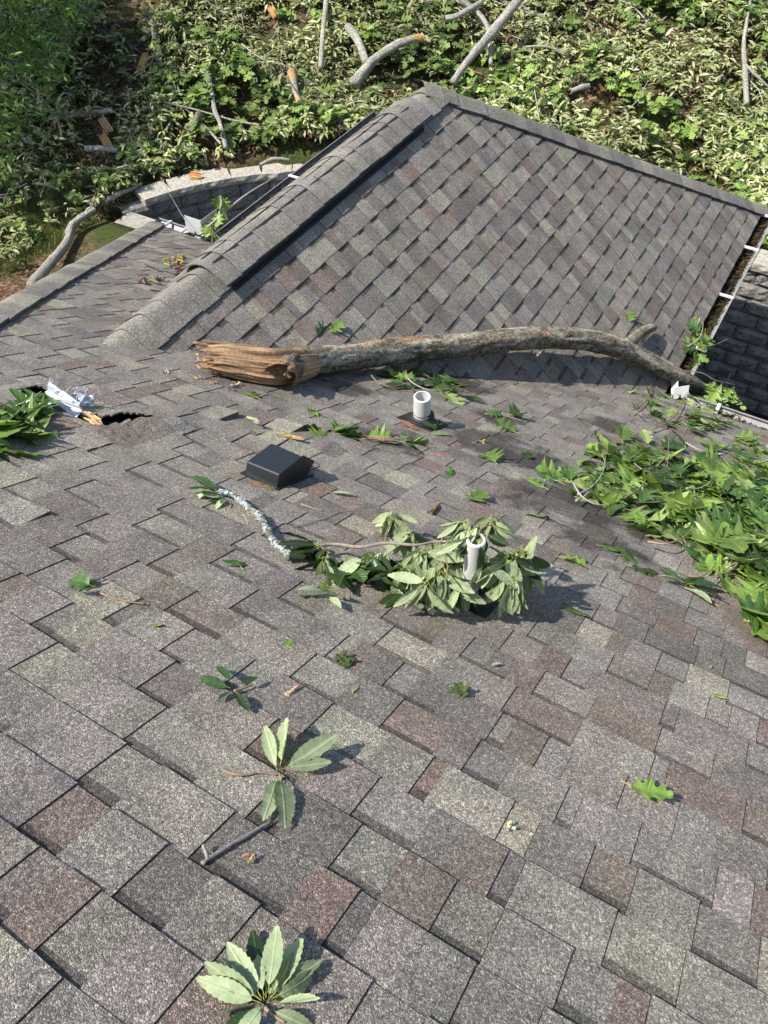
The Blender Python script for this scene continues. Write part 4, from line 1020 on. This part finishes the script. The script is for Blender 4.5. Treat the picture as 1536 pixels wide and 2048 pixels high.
for nm, pp, r_, lab in [('twig', [(602, 1008), (620, 1015), (645, 1022)], .004, 'short grey twig right of the lichen branch'), ('twig', [(590, 1052), (640, 1040), (680, 1025), (705, 1022)], .002, 'thin dark stalk curving above the drooping bunch'),
                        ('twig', [(805, 1170), (830, 1110), (860, 1060), (880, 1035)], .0018, ''), ('twig', [(1330, 968), (1335, 930), (1338, 870)], .003, 'thin pale twig standing in the oak pile')]:
    if not lab: continue
    o = empty(nm, hm(*pp[0])); tag(o, lab, 'twig', 'loose twigs on the roof'); twig(o, [hm(*q, .012+(.05 if 'standing' in lab else 0)*i) for i, q in enumerate(pp)], r_, r_*.6, (.25, .2, .16))

# oak leaf heaps: many lobed leaves on short twigs
def heap(name, label, poly, n, size, hmax, kinds, hit=hm, nrm=NM, ang=(0, 360), stems=6, cat='leafy branch', edge=None):
    root = empty(name, hit(*poly[0])); tag(root, label, cat); xs_ = [p[0] for p in poly]; ys_ = [p[1] for p in poly]; c = 0
    cx, cy_ = sum(xs_)/len(xs_), sum(ys_)/len(ys_); P = [(p[0], p[1]) for p in poly]
    def inside(x, y):
        r = False
        for i in range(len(P)):
            (a, b), (q, d) = P[i], P[i-1]
            if (b > y) != (d > y) and x < (q-a)*(y-b)/(d-b)+a: r = not r
        return r
    while c < n:
        x, y = random.uniform(min(xs_), max(xs_)), random.uniform(min(ys_), max(ys_))
        if not inside(x, y): continue
        de = min(seg_d(x, y, P[i-1], P[i]) for i in range(len(P))); g = min(1, de/70)
        h = hmax*g*random.random()**.8+.012
        p = hit(x, y+h*140, h); d = pdir(x, y, random.uniform(*ang), nrm, 0, hit)+nrm*random.gauss(.02, .15)
        leaf(random.choice(kinds), p, d, (nrm+Vector((random.gauss(0, .22), random.gauss(0, .22), 0))).normalized(), size*random.uniform(.7, 1.2), root, random.gauss(0, .22)); c += 1
    for k in range(stems):
        x, y = random.uniform(min(xs_)*.7+cx*.3, max(xs_)*.7+cx*.3), random.uniform(min(ys_)*.6+cy_*.4, max(ys_)*.6+cy_*.4); an = random.uniform(-40, 60); l = random.uniform(20, 60)
        q = [hit(x+l*t*math.cos(math.radians(an+t*20)), y-l*t*math.sin(math.radians(an+t*20)), hmax*random.uniform(.45, .8)) for t in (-1, -.3, .4, 1)]
        twig(root, q, .005, .002, random.choice([(.30, .22, .15), (.22, .17, .13), (.35, .33, .28)]))
    return root
OK_ = ['oak', 'oak', 'oak', 'oakd', 'oakd', 'oakd', 'oakp']
heap('oak_branch', 'upper part of the oak leaf heap at right, nearest the gutter', [(1190, 905), (1250, 872), (1340, 895), (1450, 885), (1540, 870), (1680, 870), (1680, 1020), (1400, 1010), (1270, 960)], 270, .185, .10, OK_, ang=(60, 360), stems=9)
heap('oak_branch', 'left tongue of the oak leaf heap reaching toward the short pipe', [(1100, 955), (1130, 925), (1190, 905), (1300, 920), (1400, 1000), (1400, 1040), (1290, 1050), (1190, 1000)], 110, .17, .07, OK_, ang=(100, 330), stems=4)
heap('oak_branch', 'lower part of the oak leaf heap at the right picture edge', [(1290, 1030), (1400, 1000), (1680, 1000), (1680, 1330), (1570, 1270), (1490, 1215), (1450, 1130), (1340, 1075)], 260, .19, .10, OK_, ang=(60, 360), stems=9)
heap('oak_branch', 'clump of large green oak leaves at the left edge beside the hole', [(-90, 830), (-20, 812), (20, 820), (34, 845), (25, 868), (-20, 885), (-90, 890)], 38, .20, .05, ['oakd', 'oakd', 'oak', 'oak'], ang=(-65, 65), stems=2)
heap('oak_branch', 'leaf bunch lying under the middle of the log above the short pipe', [(700, 765), (760, 735), (830, 735), (870, 760), (930, 775), (935, 800), (890, 800), (850, 780), (780, 775)], 34, .17, .06, OK_+['dark', 'dark'], ang=(-60, 60), stems=3)
heap('oak_branch', 'oak leaves draped over the gutter corner at the log tip', [(1250, 770), (1330, 770), (1385, 790), (1440, 790), (1470, 800), (1465, 850), (1400, 860), (1330, 850), (1290, 830)], 60, .17, .07, OK_+['pale'], ang=(180, 380), stems=6)
ob = heap('oak_branch', 'leafy shoot hanging out over the right gutter above the log tip', [(1385, 650), (1410, 640), (1415, 690), (1400, 720), (1380, 710)], 16, .17, .05, ['oak', 'oakd'], lambda x, y, l=0: hz(x, y, ZE+.03+l), Vector((.3, 0, 1)).normalized(), (150, 330), 2)
hs = empty('hanging_shoot', hz(1400, 790, ZE-.05)); tag(hs, 'thin shoot with pale hanging leaves beyond the gutter corner', 'leafy branch')
twig(hs, [hz(1340, 740, ZE+.08), hz(1400, 745, ZE+.1), hz(1430, 760, ZE+.1), hz(1470, 770, ZE+.05)], .004, .002)
for q in ((1432, 760), (1445, 765), (1470, 772), (1420, 790)): whorl(hs, hz(*q, ZE+.09), (0, 0, -1), 4, ['oak', 'oak', 'pale'], .17, (.1, .7), (0, -1, .3), .5)
gp = empty('leaf_sprig', Vector((XLE-.15, YE+.1, zm(YE)))); tag(gp, 'small pale leafy sprig caught at the left valley gutter', 'leaf sprig', 'leafy sprigs on the roof')
gl = gp.location
twig(gp, [gl+Vector((.25, -.15, .02)), gl+Vector((.1, .1, .1)), gl+Vector((.1, .25, .3))], .006, .003); twig(gp, [gl+Vector((0, -.1, .02)), gl+Vector((-.35, .05, .25)), gl+Vector((-.5, .1, .42))], .004, .002, (.3, .26, .2))
twig(gp, [gl+Vector((.1, 0, .1)), gl+Vector((.18, .5, .2)), gl+Vector((.2, .95, .18))], .012, .006, (.36, .33, .28))
for q in ((.1, .25, .32), (.12, .2, .2), (.05, .1, .1), (.15, .0, .06)): whorl(gp, gl+Vector(q), (.1, -.2, -.5), 6, ['pale', 'oak', 'pale'], .15, (.3, 1.2), NM, .3)
whorl(gp, gl+Vector((.05, -.12, .03)), (.3, -.3, .1), 7, ['dark', 'oakd'], .14, (.5, 1.4))
# litter on the shingles left of the gable
for (q, c, lab) in [([(320, 515), (345, 525), (365, 527)], (.30, .24, .07), 'mossy yellow wood lump on the far left roof plane'), ([(350, 548), (372, 545), (390, 538)], (.15, .085, .05), 'reddish bark pieces beside the left valley'), ([(275, 560), (300, 562), (330, 556)], (.16, .13, .11), 'grey stick lying on the far left roof plane')]:
    o = empty('bark_chunk', hm(*q[0])); tag(o, lab, 'debris', 'small debris on the roof'); mb = MB()
    for i in range(14):
        a = hm(random.uniform(q[0][0], q[2][0]), random.uniform(min(p[1] for p in q)-3, max(p[1] for p in q)+3), .02)-o.location; d = pdir(300, 550, random.uniform(-40, 60))*random.uniform(.03, .10)
        mb.tube([a, a+d*.5+NM*.006, a+d], [.008, .012, .005], 5, tuple(x*random.uniform(.6, 1.3) for x in c), 0, .3)
    mb.build('pieces', MWOOD, o)['kind'] = 'stuff'
for k, q in enumerate([[(290, 528, .02), (320, 540, .03), (352, 550, .02)], [(300, 580, .02), (330, 582, .02), (365, 572, .03)]]):
    o = empty('twig', hm(*q[0])); tag(o, ['thin dark twig above the reddish bark on the left roof', 'thin dark twig below the reddish bark on the left roof'][k], 'twig', 'loose twigs on the roof'); twig(o, [hm(*p) for p in q], .006, .003, (.1, .075, .06))

# ------------------------------------------------------------------ hillside cover: torn-off foliage, litter, grass
A3 = lambda v: np.array(v, dtype=float)
fw_, r2_, u2_ = A3(FW), A3(R2), A3(U2)
def proj_np(P):
    D = P-A3(CAM); z = D@fw_; return 768+FPX*(D@r2_)/z, 1024-FPX*(D@u2_)/z, z
BARE = [(215, 165, 125, .93), (95, 410, 150, .85), (40, 540, 130, .8), (1290, 365, 80, .8), (1455, 130, 80, .75), (1215, 60, 55, .6), (1380, 210, 60, .65), (1100, 25, 50, .5), (330, 90, 70, .6), (1500, 330, 60, .4)]
def density(x, y, px, py):
    d = 1.0
    for (a, b, r, k) in BARE: d *= 1-k*math.exp(-((px-a)**2+(py-b)**2)/r**2)
    return d
def sites(n, x0, x1, y0, y1, fn):
    out = []
    while len(out) < n:
        x, y = random.uniform(x0, x1), random.uniform(y0, y1)
        if wall_side(x, y) < .38 and x > -8.4: continue
        if -8.3 < x < -6.6 and y < 7: continue
        z = gz_(x, y); px, py = project((x, y, z))
        if not (-260 < px < 1800 and -260 < py < 760): continue
        if random.random() < fn(x, y, px, py): out.append((x, y, z, px, py))
    return out
def leaf_batch(C_, D_, U_, S_, shape):
    """C,D,U (n,3) base, direction, up; shape: local (x,y,z) verts + tris"""
    D_ = D_/np.linalg.norm(D_, axis=1, keepdims=True); X_ = np.cross(D_, U_); X_ /= np.linalg.norm(X_, axis=1, keepdims=True)+1e-9; N_ = np.cross(X_, D_)
    V0, T0 = shape; n = len(C_); k = len(V0)
    V = C_[:, None, :]+S_[:, None, None]*(V0[None, :, 0:1]*X_[:, None, :]+V0[None, :, 1:2]*D_[:, None, :]+V0[None, :, 2:3]*N_[:, None, :])
    F = (T0[None]+np.arange(n)[:, None, None]*k).reshape(-1, 3); return V.reshape(-1, 3), F, len(T0)
SH_CH = (A3([(0, 0, 0), (-.125, .38, .05), (.125, .38, .05), (-.11, .68, .03), (.11, .68, .03), (0, 1, -.12), (0, .5, 0)]), np.array([(0, 6, 1), (0, 2, 6), (1, 6, 3), (2, 4, 6), (3, 6, 5), (4, 5, 6)]))
SH_OK = (A3([(0, 0, 0), (-.10, .18, .02), (-.32, .24, .06), (-.14, .36, .02), (-.42, .58, .07), (-.16, .62, .02), (-.28, .86, .03), (0, 1.05, -.08), (.28, .86, .03), (.16, .62, .02), (.42, .58, .07), (.14, .36, .02), (.32, .24, .06), (.10, .18, .02), (0, .5, 0)]),
         np.array([(i, (i+1) % 14, 14) for i in range(14)]))
def foliage(name, label, st_, per, shape, cols, wts, size, hfun, droop, cat, spread_=1.0, kind='stuff', mat_=None):
    c0 = A3([(x, y, z+hfun(x, y)) for (x, y, z, px, py) in st_]); m_ = len(c0)
    cnt = np.maximum(2, rng.normal(per, 1.5, m_).astype(int)); idx = np.repeat(np.arange(m_), cnt); n = len(idx)
    base = rng.normal(0, 1, (m_, 3)); base[:, 2] = -.2; tone = rng.uniform(.7, 1.2, m_)
    D_ = rng.normal(0, 1, (n, 3))*spread_+base[idx]*.5; D_[:, 2] = D_[:, 2]*.3-droop
    C_ = c0[idx]+rng.normal(0, .025, (n, 3)); U_ = rng.normal(0, .3, (n, 3))+A3((-.1, -.3, 1)); S_ = size*rng.uniform(.6, 1.25, n)*rng.uniform(.8, 1.2, m_)[idx]
    K_ = A3(cols)[rng.choice(len(cols), n, p=wts)]*(tone[idx]*rng.uniform(.85, 1.15, n))[:, None]
    reg = A3([1+.55*mn.noise((c[0]*.55, c[1]*.55, 21)) for c in c0])[idx]; K_ = K_*reg[:, None]
    V, F, t = leaf_batch(C_, D_, U_, S_, shape)
    o = link(name, big_mesh(name, V, F, np.repeat(A3(K_), t, axis=0), mat_ or MLEAFM))
    if kind: tag(o, label, cat, kind=kind)
    return o
mound = lambda x, y: max(.02, .08+.28*mn.noise((x*.9, y*.9, 5))+.22*random.random()**1.4)
cov = sites(16000, -17, 6, 5, 24, lambda x, y, px, py: density(x, y, px, py)*max(0, min(1, .60+1.7*mn.noise((x*.8, y*.8, 1)))))
PAL_CH = [(.46, .47, .27), (.38, .39, .18), (.26, .29, .10), (.14, .17, .045), (.06, .08, .02)]
foliage('fallen_foliage', 'thick cover of torn off pale green leaves on the hillside', cov, 9, SH_CH, PAL_CH, [.28, .25, .21, .16, .10], .125, mound, .14, 'foliage', .9)
cov2 = sites(1700, -17, 6, 5, 24, lambda x, y, px, py: max(.12, density(x, y, px, py))*max(0, min(1, .45+1.8*mn.noise((x*.6, y*.6, 8)))))
foliage('fallen_oak_foliage', 'patches of bright green lobed leaves lying over the hillside', cov2, 7, SH_OK, [(.20, .28, .06), (.13, .21, .045), (.28, .35, .10), (.06, .11, .025)], [.32, .3, .2, .18], .15, lambda x, y: mound(x, y)+.06, .1, 'foliage', 1.0)
lit_s = sites(5200, -17, 6, 4, 24, lambda x, y, px, py: (1.05-.8*density(x, y, px, py))*(1-.85*math.exp(-((px-70)**2+(py-480)**2)/150**2)))
foliage('leaf_litter', 'brown dead leaves covering bare ground on the hillside', lit_s, 6, SH_CH, [(.14, .085, .05), (.20, .13, .085), (.09, .05, .03), (.27, .19, .13), (.16, .08, .05)], [.25, .25, .2, .15, .15], .12, lambda x, y: .03, .0, 'leaf litter', 1.3)
gr = [q for q in sites(12000, -15, 6, 3, 20, lambda x, y, px, py: min(1, math.exp(-((px-90)**2+(py-470)**2)/170**2)+math.exp(-((px-1290)**2+(py-360)**2)/110**2)+math.exp(-((px-1520)**2+(py-300)**2)/90**2)*.5+.03))]
C_, D_, U_, S_, K_ = [], [], [], [], []
for (x, y, z, px, py) in gr:
    for k in range(5):
        C_.append((x+rng.normal(0, .07), y+rng.normal(0, .07), z-.01)); D_.append((rng.normal(0, .5), rng.normal(0, .5), 1)); U_.append(rng.normal(0, 1, 3)); S_.append(rng.uniform(.05, .13)); K_.append(A3(((.12, .17, .035), (.16, .19, .05), (.22, .20, .09))[rng.integers(3)])*rng.uniform(.7, 1.2))
V, F, t = leaf_batch(A3(C_), A3(D_), A3(U_), A3(S_), (A3([(-.05, 0, 0), (.05, 0, 0), (0, 1, .1)]), np.array([(0, 1, 2)])))
tag(link('grass', big_mesh('grass', V, F, np.repeat(A3(K_), t, axis=0), MLEAFM)), 'thin short grass showing between the fallen leaves', 'grass', kind='stuff')

tm = MB()
for (x, y, z, px, py) in random.sample(cov, 420):
    a = random.uniform(0, 2*math.pi); L = random.uniform(.25, .9); p = Vector((x, y, z+mound(x, y)+.06)); P3 = [p]
    for k in range(3):
        a += random.gauss(0, .35); q = P3[-1]+Vector((math.cos(a), math.sin(a), 0))*L/3; q.z = gz_(q.x, q.y)+max(.03, P3[-1].z-gz_(P3[-1].x, P3[-1].y)+random.gauss(0, .06)); P3.append(q)
    r = random.uniform(.004, .011); tm.tube(P3, [r, r*.9, r*.7, r*.4], 5, random.choice([(.34, .31, .27), (.22, .17, .13), (.42, .40, .36), (.14, .10, .075)]))
tag(tm.build('fallen_twigs', MTWIG), 'tangle of thin broken twigs among the leaves on the hillside', 'twigs', kind='stuff')
# fallen branches on the hillside: (pixels, radii, label)
GREY = (.44, .42, .37)
BR = [
 ([(1037, -5, .9), (985, 65, .8), (945, 115, .62), (905, 165, .5)], .085, .06, 'long straight pale trunk sloping down to the gable peak'),
 ([(850, 75, .45), (800, 86, .5), (760, 110, .5), (730, 135, .45), (708, 168, .4)], .075, .10, 'thick bent grey log with an orange broken end left of the gable peak'),
 ([(652, 0, .5), (648, 60, .5), (640, 138, .4)], .05, .045, 'upright grey branch stuck in the pale leaves at top centre'),
 ([(690, 55, .4), (712, 85, .45), (735, 122, .4)], .08, .06, 'short thick grey branch above the bent log'),
 ([(420, 138, .45), (428, 215, .45), (438, 250, .45), (452, 296, .35)], .035, .045, 'thin grey branch standing behind the curved wall'),
 ([(302, 30, .2), (308, 70, .2), (307, 100, .15)], .07, .055, 'short grey stump in the shade at upper left'),
 ([(188, 424, .25), (150, 445, .3), (128, 480, .3), (100, 530, .25), (68, 575, .2)], .045, .095, 'curved grey lichen log lying on the grass at left'),
 ([(95, 238, .15), (140, 235, .15), (222, 222, .15)], .05, .055, 'dark log lying level in the shade at left'),
 ([(172, 298, .2), (200, 305, .2), (235, 304, .2)], .06, .04, 'short forked grey branch below the orange wood chips'),
 ([(205, 405, .2), (240, 385, .25), (283, 366, .2)], .045, .025, 'thin grey branch left of the curved wall'),
 ([(925, -5, .5), (955, 25, .5), (972, 55, .5), (990, 125, .4)], .05, .04, 'crooked grey branch crossing behind the long trunk'),
 ([(888, 45, .4), (920, 30, .45), (965, 5, .45)], .055, .05, 'grey branch end at top centre beside the crooked branch'),
 ([(1502, 0, .5), (1488, 80, .5), (1490, 140, .5), (1494, 205, .35)], .03, .045, 'slender white branch standing near the right edge'),
 ([(1490, 130, .45), (1510, 155, .4), (1540, 178, .35)], .025, .02, 'thin branch stub leaning off the slender white branch'),
 ([(1143, 178, .35), (1160, 175, .35), (1180, 172, .3)], .04, .05, 'short pale log end in the leaves right of the gable peak'),
 ([(582, 145, .45), (590, 175, .45), (598, 208, .4)], .07, .05, 'grey branch with raw orange wood left of the bent log'),
 ([(372, 262, .35), (388, 245, .4), (405, 228, .4)], .08, .07, 'mossy thick branch piece behind the curved wall'),
 ([(330, 205, .3), (400, 225, .35), (460, 240, .35), (520, 252, .3)], .012, .02, 'thin brown twig crossing the leaves above the curved wall'),
 ([(365, 205, .4), (400, 245, .4), (440, 290, .3)], .014, .02, 'thin dark branch slanting behind the curved wall'),
 ([(20, 160, .8), (80, 195, .8), (115, 245, .6), (125, 275, .4)], .012, .02, 'thin drooping branch in the dark at far left'),
 ([(155, 20, .1), (160, 60, .2), (140, 100, .1)], .0, .0, ''),
 ([(520, 335, .25), (545, 318, .3), (580, 314, .25)], .03, .025, 'small white branch resting behind the wall cap'),
 ([(1440, 560, .0), (1445, 520, .0)], .0, .0, ''),
 ([(1050, 85, .4), (1090, 95, .4), (1130, 105, .35)], .02, .025, 'short grey twig among pale leaves right of the long trunk'),
 ([(760, 105, .4), (790, 100, .4), (830, 110, .35)], .03, .03, 'side branch of grey wood below the bent log')]
for i, (pp, r0, r1, lab) in enumerate(BR):
    if not lab: continue
    P3 = []
    for (x, y, l) in pp:
        g = hg(x, y); d = (g-CAM).normalized(); P3.append(g-d*(l*1.0+.16))
    base = P3[0].copy(); n = len(P3); o = empty('fallen_branch', base); tag(o, lab, 'branch', 'fallen branches on the hillside')
    path = smooth_path([tuple(p+Vector((random.gauss(0, .02), random.gauss(0, .02), random.gauss(0, .02))))+((r0+(r1-r0)*k/(n-1))*random.uniform(.68, .9),) for k, p in enumerate(P3)], 10)
    mb = bark_tube(path, 14, 30+i, .28, base=base)
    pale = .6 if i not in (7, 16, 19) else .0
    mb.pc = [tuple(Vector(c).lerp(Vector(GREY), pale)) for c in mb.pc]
    if 'orange' in lab:
        for f_i in range(len(mb.pc)):
            k = f_i//14
            if (k < 6 and 'bent' in lab) or (k > 15 and 'raw' in lab and (f_i % 14) < 7): mb.pc[f_i] = (.50, .30, .13)
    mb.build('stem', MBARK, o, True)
for i, (x, y, an, L, lab) in enumerate([(210, 248, 55, .30, 'orange split wood slab lying in the shade at left, upper one'), (212, 283, 60, .32, 'orange split wood slab lying in the shade at left, lower one'), (275, 285, -40, .34, 'pale yellow split slab leaning left of the thin grey branch'), (285, 128, -70, .34, 'thin orange sliver standing in the brown litter'), (545, 22, 60, .22, 'orange bark piece at the top centre among leaves'), (440, 158, 20, .18, 'orange wood fragment beside the thin grey branch'),
                                    (95, 186, 10, .2, 'pale wood chip deep in the shade at left'), (620, 262, 60, .2, 'reddish rotten wood lump behind the gable gutter'), (655, 232, -30, .14, 'yellow wood chip behind the gable gutter'), (1208, 262, 30, .18, 'reddish brown bark piece right of the gable peak'), (390, 352, 10, .2, 'orange bark scrap on the wall cap')]):
    g = hg(x, y); p = g-(g-CAM).normalized()*.35; a = (R2*math.cos(math.radians(an))-U2*math.sin(math.radians(an)))*-L/2
    o = empty('wood_slab', p); tag(o, lab, 'wood piece', 'split wood on the hillside'); mb = MB(); sd = a.cross(FW).normalized()
    for k in range(9):
        q = sd*(k-4)*.012+FW*random.uniform(-.01, .01); e = random.uniform(.6, 1.05); c = tuple(v*random.uniform(.65, 1.1) for v in ((.30, .12, .06) if 'red' in lab else (.55, .42, .18) if 'yellow' in lab else (.52, .31, .14)))
        mb.tube([q-a*e, q, q+a*random.uniform(.6, 1.05)], [.006, .011, .004], 5, c)
    mb.build('splinters', MWOOD, o)

# ------------------------------------------------------------------ trees at upper left
def tree(label, base, top, r0, blobs, nleaf, size, cols, wts, limbs=()):
    base = Vector(base); o = empty('broadleaf_tree', base); tag(o, label, 'tree', 'trees left of the house')
    pth = smooth_path([tuple(base-Vector((0, 0, .3)))+(r0*1.25,), tuple(base.lerp(Vector(top), .35)+Vector((.12, .05, 0)))+(r0,), tuple(base.lerp(Vector(top), .7))+(r0*.7,), tuple(top)+(r0*.3,)], 10)
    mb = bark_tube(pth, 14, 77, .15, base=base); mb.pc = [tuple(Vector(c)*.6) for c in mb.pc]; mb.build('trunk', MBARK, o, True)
    for (c, r) in blobs:
        st = Vector(pth[int(len(pth)*random.uniform(.45, .9))][:3])
        twig(o, [st, st.lerp(Vector(c), .5)+Vector((0, 0, .2)), Vector(c)], r0*.35, .01, (.10, .08, .06), 'branch', 7, .1)
    vol = A3([b[1]**2.2 for b in blobs]); vol /= vol.sum(); n = nleaf; ci = rng.choice(len(blobs), n, p=vol)
    dirs = rng.normal(0, 1, (n, 3)); dirs /= np.linalg.norm(dirs, axis=1, keepdims=True); rad = rng.uniform(.25, 1, n)**.5
    C0 = A3([tuple(blobs[i][0]) for i in ci])+dirs*(rad*A3([blobs[i][1] for i in ci]))[:, None]*A3((1, 1, .75)); keep = A3([mn.noise((c[0]*1.6, c[1]*1.6, c[2]*1.6)) for c in C0]) > -.12
    C0 = C0[keep]; n = len(C0); D0 = rng.normal(0, 1, (n, 3)); D0[:, 2] = D0[:, 2]*.4-.45; U0 = rng.normal(0, .5, (n, 3))+A3((0, 0, 1)); S0_ = size*rng.uniform(.65, 1.25, n)
    K0 = A3(cols)[rng.choice(len(cols), n, p=wts)]*rng.uniform(.8, 1.2, (n, 1)); V, F, t = leaf_batch(C0-A3(base), D0, U0, S0_, SH_CH)
    cr = link('crown', big_mesh('crown', V, F, np.repeat(K0, t, axis=0), MLEAFM), o); cr['kind'] = 'stuff'; return o
def onray(px, py, d): r = ray(px, py); return CAM+r.normalized()*d
GT = [(.11, .20, .035), (.16, .26, .05), (.06, .12, .022), (.20, .30, .07)]
t1 = onray(-330, 200, 14); t1b = Vector((t1.x, t1.y, gz_(t1.x, t1.y)))
tree('leafy young tree with bright green foliage at the upper left corner', t1b, t1b+Vector((.6, .6, 4.6)), .10, [(onray(30, 40, 13.6), 1.0), (onray(70, 30, 13.9), .7), (onray(-30, 110, 13.0), 1.1), (onray(30, 130, 13.2), .6), (onray(5, 205, 12.8), .55), (onray(-80, 260, 12.4), .9), (onray(-150, 60, 13.2), 1.4), (onray(-30, 300, 12.4), .45), (onray(110, -40, 14), .8), (onray(10, -80, 13.8), 1.2)], 6500, .13, GT, [.35, .25, .25, .15])
# tall shade trees left of the picture, between the sun and the hillside
for k, (pxs, dist, R, n, lab) in enumerate([([(90, 110), (20, 50), (130, 190), (40, 230), (185, 70), (110, 10), (60, 160)], 9.5, 1.1, 9000, 'tall tree shading the hillside, rooted left of the picture'), ([(0, 150), (-60, 330), (-100, 200), (240, -40), (10, 60)], 9.0, 1.2, 7000, 'second tall shade tree farther left')]):
    bl = []
    for q in pxs:
        g = hg(*q); bl.append((g+SUN*dist+Vector((random.gauss(0, .4), random.gauss(0, .4), random.gauss(0, .5))), R*random.uniform(.75, 1.05)))
    if k == 1: bl += [(onray(20, 70, 13.4)+SUN*5.5, 1.25), (onray(-30, 180, 12.8)+SUN*5.5, 1.1), (onray(60, 10, 13.8)+SUN*5.5, 1.0)]  # unseen crown blobs added toward the sun to shade the young tree
    cx = sum((b[0] for b in bl), Vector())/len(bl); bx = Vector((cx.x-2.5, cx.y-1.5, 0)); bx.z = gz_(bx.x, bx.y)
    tree(lab, bx, cx+Vector((0, 0, 1)), .24, bl, n, .24, GT, [.35, .25, .25, .15])
dk = empty('broadleaf_tree', hg(128, 118)); tag(dk, 'dark leaning trunk in the shade at upper left', 'tree', 'trees left of the house')
b0 = hg(122, 125); b1 = onray(150, 60, (b0-CAM).length*.97); b2 = onray(185, 0, (b0-CAM).length*.97); b3 = onray(215, -70, (b0-CAM).length*.98)
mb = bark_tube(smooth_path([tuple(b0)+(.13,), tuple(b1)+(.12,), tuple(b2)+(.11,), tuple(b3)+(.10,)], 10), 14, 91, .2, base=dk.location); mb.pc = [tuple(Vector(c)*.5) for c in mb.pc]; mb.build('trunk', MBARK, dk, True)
